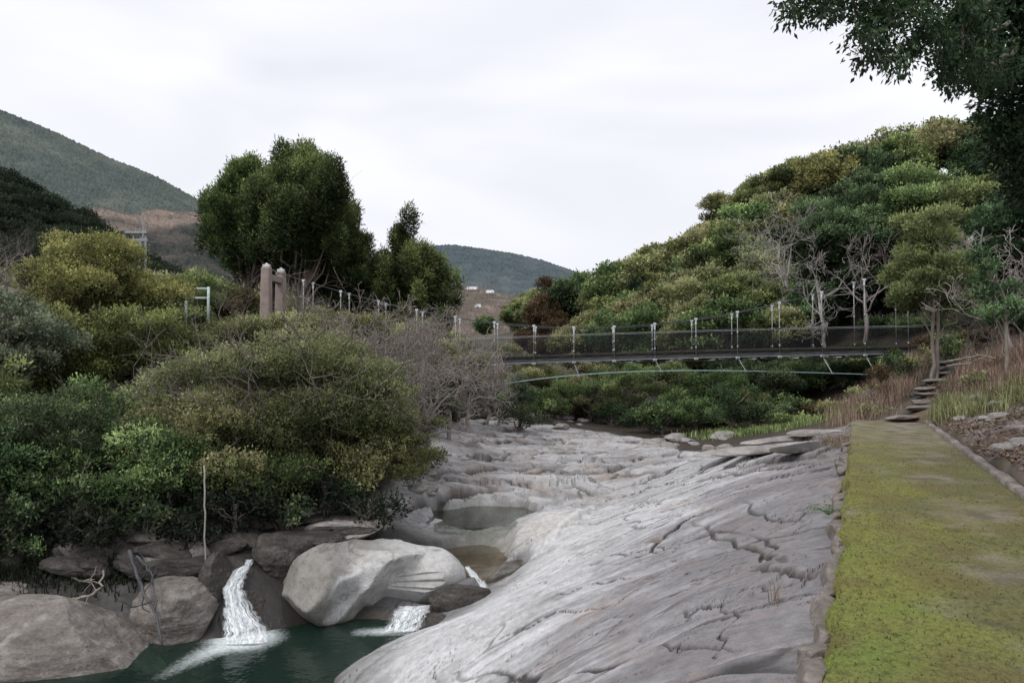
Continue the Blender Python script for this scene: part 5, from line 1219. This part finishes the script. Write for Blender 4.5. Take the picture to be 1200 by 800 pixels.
CS, CZ = interp_z([(318, 317), (349, 327), (395, 341), (441, 353), (489, 363), (535, 371), (581, 377), (628, 383), (675, 385), (719, 383), (765, 379), (811, 374), (858, 366), (907, 357), (954, 346), (1005, 331), (1055, 314), (1138, 286)])
cpoly = np.polyfit(CS, CZ, 4); cz = lambda s: np.polyval(cpoly, s)
dpoly = np.polyfit(*interp_z([(318, 431), (480, 426), (560, 422), (680, 417), (765, 413.5), (860, 411), (960, 409), (1060, 408.5), (1100, 408)]), 2); dz_ = lambda s: np.polyval(dpoly, s)
SL, SR = -17.9, 16.9
def bridge():
    root = empty('suspension_bridge', bp(0, 0, 2.3)); tag(root, 'narrow pedestrian suspension bridge with netted sides hung between two concrete towers', 'bridge'); r0 = np.array(root.location)
    def B(mb, name, mat, parent=root, **k):
        o = mb.build(name, M[mat], parent, **k)
        if parent is root: o.location = -r0
        return o
    ss = np.linspace(SL + .6, 15.2, 130)
    for s0, s1 in [(SL + .6, 15.2)]:
        mb = MB()
        n = 170; e = np.linspace(s0, s1, n + 1)
        for i in range(n):
            c = (e[i] + e[i + 1]) / 2; g = dz_(c); mb.box(bp(c, 0, g - .03), ((e[i + 1] - e[i]) / 2 - .006, .62 + .012 * math.sin(i * 7.7), .03), BAX)
        B(mb, 'deck', 'planks')
        mb = MB()
        for w in (-.60, .60): mb.tube([bp(s, w, dz_(s) + .05) for s in ss], .075, 6)
        B(mb, 'toe_board', 'planks')
        for w in (-.55, .55):
            mb = MB(); m = len(ss); V = []
            for s in ss:
                g = dz_(s); V += [bp(s, w - .04, g - .07), bp(s, w + .04, g - .07), bp(s, w + .04, g - .26), bp(s, w - .04, g - .26)]
            mb.add(V, grid_faces(m, 4, True)); B(mb, 'deck_beam', 'darksteel')
            mb = MB(); mb.tube([bp(s, w * 1.12, dz_(s) - .27) for s in ss], .022, 6); B(mb, 'lower_rail', 'steel', smooth=True)
    ks = [k for k in range(-8, 8)]
    for k in ks:
        s = 2.0 * k; g = dz_(s)
        mb = MB(); mb.box(bp(s, 0, g - .31), (.05, .85, .045), BAX); mb.tube([bp(s - .9, -.7, g - .36), bp(s, -.1, g - .42), bp(s + .9, -.7, g - .36)], .028, 5); mb.tube([bp(s - .9, .7, g - .36), bp(s, .1, g - .42), bp(s + .9, .7, g - .36)], .028, 5)
        B(mb, 'cross_beam', 'steel')
        for w in (-.7, .7):
            top = cz(s); mb = MB(); mb.tube([bp(s, w, g - .3), bp(s, w, top)], .020, 6)
            mb.tube([bp(s, w, g + .18), bp(s, w, g + .30)], .045, 6); mb.tube([bp(s, w, (g + top) / 2 - .1), bp(s, w, (g + top) / 2 + .02)], .042, 6)
            h = B(mb, 'hanger', 'steel', smooth=True)
            mb = MB(); P = bp(s, w, top) - r0; mb.box(P + r0 + [0, 0, .01], (.07, .05, .05), BAX); mb.tube([P + r0 - [0, 0, .28], P + r0 - [0, 0, .04]], .042, 7); mb.build('clamp', M['white'], h)
            mb = MB(); mb.box(bp(s, w, g - .30), (.09, .05, .05), BAX); mb.build('foot_clamp', M['white'], h)
            if k % 2 == 1 or k == 6:
                zz = wind(s)
                if zz < g - .45:
                    mb = MB(); mb.tube([bp(s, w, g - .3), bp(s + .25, w * 1.9, zz)], .02, 5); mb.box(bp(s + .25, w * 1.9, zz), (.07, .05, .04), BAX); B(mb, 'strut', 'steel')
    for w in (-.7, .7):
        mb = MB(); s2 = np.linspace(SL, SR, 120); P = [bp(s, w, cz(s)) for s in s2]
        mb.tube([bp(SL - 6.5, w, cz(SL) - 4.5), *P, bp(SR + 6, w, cz(SR) - 3.2)], .020, 6); B(mb, 'main_cable', 'darksteel', smooth=True)
        mb = MB(); mb.tube([bp(s, w * .97, dz_(s) + 1.08) for s in ss], .012, 5); B(mb, 'handrail_cable', 'steel', smooth=True)
        mb = MB()
        for q in np.arange(.08, 1.06, .10): mb.tube([bp(s, w * .96, dz_(s) + q) for s in ss[::3]], .005, 3, False)
        for s in np.arange(SL + .7, 15.2, .11): mb.tube([bp(s, w * .96, dz_(s) + .05), bp(s, w * .96, dz_(s) + 1.07)], .0045, 3, False)
        B(mb, 'side_netting', 'wire')
        mb = MB(); mb.tube([bp(s, w * 1.9, wind(s)) for s in np.linspace(-8.5, 17, 80)], .024, 6); B(mb, 'wind_cable', 'teal', smooth=True)
    for s, topz, nm in [(SL, cz(SL), 'pinkish concrete tower of two linked pillars on the left bank'), (SR, cz(SR), 'right-bank tower half hidden by branches')]:
        tw = empty('tower'); tw.parent = root; tw['label'] = nm
        for w in (-.92, .92):
            g = float(hbase(*bp(s, w, 0)[:2])) - .8; mb = MB(); hh = [g, g + 1.2, topz - .5, topz + .02, topz + .10]; ww = [.33, .30, .24, .235, .19]
            V = []
            for z, q in zip(hh, ww):
                for k in range(12):
                    a = k / 12 * 2 * math.pi + .26; cx = math.copysign(abs(math.cos(a)) ** .3, math.cos(a)); cy = math.copysign(abs(math.sin(a)) ** .3, math.sin(a)); V.append(bp(s + cx * q, w + cy * q * .95, z))
            mb.add(V, grid_faces(5, 12, True)); mb.add([bp(s, w, topz + .13), *V[-12:]], None, [(0, 1 + k, 1 + (k + 1) % 12) for k in range(12)])
            o = mb.build('pillar', M['tower'], tw); o.location = -r0
            mb = MB(); mb.box(bp(s, w, topz + .17), (.18, .09, .06), BAX); mb.tube([bp(s - .16, w, topz + .14), bp(s, w, topz + .28), bp(s + .16, w, topz + .14)], .05, 7); o = mb.build('saddle', M['white'], tw); o.location = -r0
        mb = MB(); mb.box(bp(s, 0, topz - .42), (.17, .72, .17), BAX); o = mb.build('crossbeam', M['tower'], tw, bevel=.03); o.location = -r0
WS, WZ_ = interp_z([(540, 459), (577, 452), (625, 445), (670, 440.5), (720, 436.5), (765, 434), (862, 434), (960, 437.5), (1060, 440), (1130, 441)])
_wp = np.polyfit(WS, WZ_, 3)
def wind(s): return float(np.polyval(_wp, s))
bridge()

# ================================================================== SMALL THINGS
def small_things():
    # far power pole with cross arms
    e = empty('power_pole', gpos(165, 85)); b = np.array(e.location); tag(e, 'pale steel power pole with two short cross arms far behind the yellowing tree', 'power pole')
    top = at(166, 258, 85) - b; low = at(166, 300, 85) - b
    mb = MB()
    for dx in (-.35, .35): mb.tube([[dx * 1.2, 0, -1], [dx * .8, 0, top[2] - 2]], .12, 6)
    mb.tube([[0, 0, top[2] - 2.2], [0, 0, top[2]]], .10, 6)
    for k in range(9): z = low[2] + (top[2] - 2 - low[2]) * k / 9; mb.tube([[-.33, 0, z], [.33, 0, z + .45]], .045, 4)
    mb.build('pole', M['steel'], e)
    for z, h in ((top[2] - 1.4, 2.4), (top[2] - 2.3, 3.2)):
        mb = MB(); mb.box([-h * .35, 0, z], (h / 2, .10, .13)); mb.build('cross_arm', M['steel'], e)
        mb = MB(); 
        for q in (-.8, -.35, .1): mb.tube([[q * h, 0, z + .12], [q * h, 0, z + .45]], .07, 6)
        mb.build('insulator', M['steel'], e)
    # pale pipe frame
    e = empty('pipe_frame', at(231, 366, 31)); tag(e, 'pale green-white pipe frame with two rails on the left bank', 'railing'); 
    m = mat_plain('pale green pipe', (.40, .50, .48), (.62, .70, .68), 3, .5, .1)
    hh = 30 / F * 31; ww = 13 / F * 31
    for x in (-ww, ww): mb = MB(); mb.tube([[x, 0, -.6], [x, 0, hh]], .055, 8); mb.build('post', m, e, smooth=True)
    for z in (hh * .93, hh * .56): mb = MB(); mb.tube([[-ww, 0, z], [ww, 0, z]], .045, 8); mb.build('rail', m, e, smooth=True)
    # white shed seen through the leaves
    for px, py, w, lab in [(187, 352, 8, 'small white-roofed hut, left of a pair, far behind the yellow-olive tree'), (204, 355, 11, 'small white-roofed hut beside the pale pipe frame')]:
        e = empty('hut', at(px, py + 6, 38)); s = w / 2 * 38 / F; tag(e, lab, 'hut')
        mb = MB(); mb.box([0, 0, -.5], (s * .9, s * .8, .62)); mb.build('wall', M['planks'], e)
        mb = MB(); mb.add([[-s, -s, .1], [s, -s, .1], [s, 0, .34], [-s, 0, .34], [-s, s, .1], [s, s, .1], [-s, -s, .15], [s, -s, .15], [s, 0, .39], [-s, 0, .39], [-s, s, .15], [s, s, .15]], [(0, 3, 2, 1), (3, 4, 5, 2), (6, 7, 8, 9), (9, 8, 11, 10), (0, 1, 7, 6), (5, 4, 10, 11), (0, 6, 9, 3), (3, 9, 10, 4), (1, 2, 8, 7), (2, 5, 11, 8)]); mb.build('roof', M['white'], e)
    # rope hanging from the boughs, fallen branches
    rng = np.random.default_rng(6); mb = MB(); P = curve(at(239, 545, 13.4), at(241, 668, 13.4), 0, rng, 14, .012); mb.tube(P, .014, 6); tag(mb.build('rope', M['greytwig'], smooth=True), 'thin white rope hanging straight down beside the larger waterfall', 'rope')
    for pts, r, mt, lab in [([(152, 645, 13.1), (158, 668, 12.9), (172, 700, 12.5), (186, 728, 12.2), (190, 755, 12.0)], .035, 'darksteel', 'dark dead branch lying down the front of the brown boulder'), ([(160, 650, 13.0), (178, 672, 12.8), (183, 712, 12.3)], .02, 'darksteel', 'thin dark stick beside the dead branch on the brown boulder'),
                            ([(85, 703, 12.6), (105, 697, 12.6), (118, 688, 12.7), (122, 668, 12.9)], .03, 'palebark', 'curved pale branch on the rock behind the lichen-spotted boulder'), ([(1108, 424, 25), (1150, 416, 24), (1168, 420, 23)], .04, 'palebark', 'upper of two pale fallen poles beside the steps'), ([(1110, 428, 24.5), (1135, 426, 24), (1152, 420, 23.5)], .035, 'palebark', 'lower of two pale fallen poles beside the steps')]:
        mb = MB(); Q = np.array([at(*p) for p in pts]); t = np.linspace(0, len(Q) - 1, 14); C = np.stack([np.interp(t, np.arange(len(Q)), Q[:, k]) for k in range(3)], 1) + rng.normal(size=(14, 3)) * .012; mb.tube(C, np.linspace(r, r * .5, 14), 7)
        for k in range(3): twigs(mb, rng, C[int(rng.integers(4, 12))], rng.normal(size=3) + [0, 0, .5], .35, r * .35, 1, 2, .1, .6, 4)
        tag(mb.build('fallen_branch', M[mt], smooth=True), lab, 'branch')
small_things()

# ================================================================== FAR HILLS
def far_hill(name, label, ridge, Y0, Y1, z0, colfn, seed, bump_h, res=(700, 160), u0=None, kind='structure', prof=1.0, tex=.03):
    pxs = np.array([r[0] for r in ridge], float); nc, nr = res; px = np.linspace(pxs[0], pxs[-1], nc); py = np.interp(px, pxs, [r[1] for r in ridge])
    for _ in range(10): py[1:-1] = (py[:-2] + 2 * py[1:-1] + py[2:]) / 4
    u = (px - 600) / F; zr = EYE + (430 - py) / F * Y1
    t = np.linspace(0, 1, nr)[:, None]; Y = Y0 + (Y1 - Y0) * t; X = u[None] * Y; Z = z0 + (zr[None] - z0) * t ** prof
    Z = Z + bump_h * 5 * fbm(X / Y1 * 9, Y / Y1 * 9, 4, seed) * np.sin(t * math.pi) + bump_h * fbm(X / Y1 * 260, Y / Y1 * 260, 3, seed + 1)
    # the far side falls away again
    Xb = u[None] * (Y1 * 1.25) * np.ones((1, nc)); Zb = (z0 + 0 * Xb); X = np.concatenate([X, Xb]); Y2 = np.concatenate([Y * np.ones((1, nc)), Y1 * 1.25 * np.ones((1, nc))]); Z = np.concatenate([Z, Zb])
    T = np.concatenate([t * np.ones((1, nc)), np.ones((1, nc))]); C = colfn(X, Y2, Z, T)
    me = mesh_np(name, np.stack([X, Y2, Z], -1).reshape(-1, 3), grid_faces(nr + 1, nc), None, {'Col': C.reshape(-1, 3)})
    m = NT(name); p = m.pos(); c = m.attr('Col', 'Color'); n = m.noise(p, tex * 4, 6, .7); n2 = m.noise(p, tex * 20, 4, .7); f = m.math('ADD', m.math('MULTIPLY', n, .5), m.math('MULTIPLY', n2, .5))
    c = m.mix(1.0, c, m.ramp(f, [(.36, (.60, .62, .66)), (.5, (1, 1, 1)), (.64, (1.32, 1.28, 1.2))]), 'MULTIPLY')
    return tag(link(name, me, m.finish(m.bsdf(c, 1, m.bump(f, .8, bump_h * 2), spec=0))), label, kind=kind)
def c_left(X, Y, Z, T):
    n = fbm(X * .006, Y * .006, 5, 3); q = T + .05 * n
    g = mixv(np.array([.105, .130, .122]), np.array([.165, .182, .160]), sstep(-.4, .5, n + .5 * fbm(X * .03, Y * .03, 3, 8)))  # distance haze is mixed into these pale greens
    C = mixv(np.array([.185, .155, .135]), np.array([.29, .235, .20]), sstep(-.3, .3, fbm(X * .004, Z * .12, 4, 6)))
    C = mixv(C, np.array([.055, .062, .058]), sstep(.0, .3, fbm(X * .008, Z * .05, 4, 7)) * .5)
    pxu = 600 + F * X / Y; th = np.interp(pxu, [-260, 0, 60, 160, 220, 245], [.30, .40, .453, .604, .80, .95]) + .025 * n + .012 * fbm(X * .05, Y * .05, 3, 21)
    wood_ = mixv(np.array([.050, .060, .055]), np.array([.115, .105, .095]), sstep(-.3, .4, fbm(X * .03, Y * .03, 4, 23)))
    C = mixv(C, wood_, sstep(.02, -.02, T - th * .80 + .03 * fbm(X * .02, Y * .02, 3, 24)))
    C = mixv(C, [.06, .075, .062], sstep(.03, .0, np.abs(T - th - .01)) * .7)
    return mixv(C, g, sstep(-.006, .006, T - th))
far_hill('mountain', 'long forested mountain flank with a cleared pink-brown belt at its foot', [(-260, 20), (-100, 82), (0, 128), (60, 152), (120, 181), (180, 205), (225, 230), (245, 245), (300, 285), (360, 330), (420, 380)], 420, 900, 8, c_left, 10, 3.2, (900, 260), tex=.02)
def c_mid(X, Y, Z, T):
    n = fbm(X * .003, Y * .003, 5, 3); return mixv(np.array([.095, .122, .135]), np.array([.135, .158, .162]), sstep(-.4, .5, n + .4 * fbm(X * .02, Y * .02, 3, 9)))  # bluish haze of the distance painted into the base colour
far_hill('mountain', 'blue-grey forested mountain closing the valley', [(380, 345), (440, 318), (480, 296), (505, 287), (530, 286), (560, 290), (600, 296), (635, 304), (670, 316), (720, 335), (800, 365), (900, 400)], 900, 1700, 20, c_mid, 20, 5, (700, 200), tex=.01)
def c_ter(X, Y, Z, T):
    n = fbm(X * .10, Z * .45, 5, 3); C = mixv(np.array([.15, .125, .105]), np.array([.31, .26, .22]), sstep(-.3, .4, n)); C = mixv(C, [.30, .20, .13], sstep(.3, .5, fbm(X * .15, Z * .4, 3, 14)) * .4)
    return mixv(C, [.10, .115, .06], sstep(.1, .35, fbm(X * .07 + 4, Z * .5, 3, 12)) * .7)
far_hill('hill', 'terraced brown hill in the gap of the valley', [(440, 352), (500, 342), (525, 337), (560, 338), (590, 346), (612, 352), (660, 380), (700, 410)], 170, 235, 2, c_ter, 30, .35, (500, 160), tex=.25)
def c_dark(X, Y, Z, T):
    return mixv(np.array([.022, .034, .018]), np.array([.06, .075, .035]), sstep(-.4, .4, fbm(X * .15, Y * .15, 4, 5)))
DR = [(-260, 140), (-100, 176), (0, 208), (30, 226), (70, 249), (100, 266), (130, 283), (170, 310), (230, 345), (300, 370)]
far_hill('hill', 'wooded rise at the left below the mountain', DR, 70, 125, 6, c_dark, 40, .4, (500, 140), tex=.3)
far_hill('hill', 'low scrubby rise behind the left bank trees', [(-200, 300), (0, 312), (100, 318), (200, 322), (280, 335), (360, 352), (440, 372), (520, 396), (560, 410)], 56, 78, 2, c_dark, 41, .3, (400, 100), tex=.4)

def woodland(name, label, pts, mat, seed, L, W, per=10, dens=2.2):
    rng = np.random.default_rng(seed); cl = [(np.array(p), (r, r, r * .75), rng.normal() * .15) for p, r in pts]
    V, Q, T = leaf_cloud(rng, cl, dens=dens, per=per, L=L, W=W, spread=L * 1.6); tag(link(name, mesh_np(name, V, Q, None, {'tint': T}, False), M[mat]), label, 'woodland', kind='stuff')
rng = np.random.default_rng(60); pts = []
for k in range(340):
    px = rng.uniform(-60, 240); t = rng.random() ** .7; yr = np.interp(px, [r[0] for r in DR], [r[1] for r in DR]); Y = 70 + 55 * t; z = 6 + (EYE + (430 - yr) / F * 125 - 6) * t; pts.append(((((px - 600) / F) * Y, Y, z + rng.uniform(-.3, 1.0)), rng.uniform(1.3, 2.6)))
woodland('woodland', 'dark evergreen wood covering the rise below the mountain', pts, 'wood', 61, .40, .12, dens=3)
pts = []
for k in range(230):
    px = rng.uniform(-40, 540); t = rng.random() ** .8; yr = np.interp(px, [0, 200, 280, 360, 440, 520, 560], [312, 322, 335, 352, 372, 396, 410]); Y = 56 + 22 * t; z = 2 + (EYE + (430 - yr) / F * 78 - 2) * t; pts.append(((((px - 600) / F) * Y, Y, z - .2), rng.uniform(.7, 1.5)))
woodland('scrub', 'olive and brown scrub behind the left bank trees', pts, 'olive', 62, .30, .09, dens=4)
# leafless saplings and houses on the terraced hill
rng = np.random.default_rng(70); mb = MB()
for k in range(900):
    px = rng.uniform(505, 640); t = rng.uniform(.25, 1); yr = np.interp(px, [500, 525, 560, 590, 612, 660], [342, 337, 338, 346, 352, 380]); Y = 170 + 65 * t; z = 2 + (EYE + (430 - yr) / F * 235 - 2) * t; x = (px - 600) / F * Y; h = rng.uniform(.8, 2.4)
    mb.tube([[x, Y, z - .3], [x + rng.normal() * .15, Y, z + h]], [.10, .04], 3, False)
    for j in range(4): mb.tube([[x, Y, z + h * .5], [x + rng.normal() * .5, Y + rng.normal() * .3, z + h * rng.uniform(.8, 1.2)]], [.05, .02], 3, False)
tag(mb.build('saplings', M['pinktwig']), 'leafless saplings dotted over the terraced brown hill', 'saplings', kind='stuff')
for i, (px, py, w, lab) in enumerate([(553, 339, 15, 'white-roofed house on the crest of the terraced hill, near the cypresses'), (574, 343, 11, 'white-roofed house further down the crest of the terraced hill'), (560, 360, 8, 'small pale hut in the middle of the terraced hill')]):
    Y = 232 - (18 if i == 2 else 0); e = empty('house', at(px, py + 4, Y)); s = w / 2 * Y / F; tag(e, lab, 'house')
    mb = MB(); mb.box([0, 0, .0], (s * .92, s * .5, .9)); wl = mb.build('wall', M['tower'], e)
    mb = MB(); mb.add([[-s, -s * .6, .9], [s, -s * .6, .9], [s * .8, 0, 1.9], [-s * .8, 0, 1.9], [-s, s * .6, .9], [s, s * .6, .9]], [(0, 1, 2, 3), (3, 2, 5, 4), (0, 4, 5, 1)], [(0, 3, 4), (1, 5, 2)]); mb.build('roof', M['white'], e)
    for q in (-.45, .1, .5): mb = MB(); mb.box([q * s, -s * .5 - .02, .1], (.28, .03, .3)); mb.build('window', M['wire'], e)
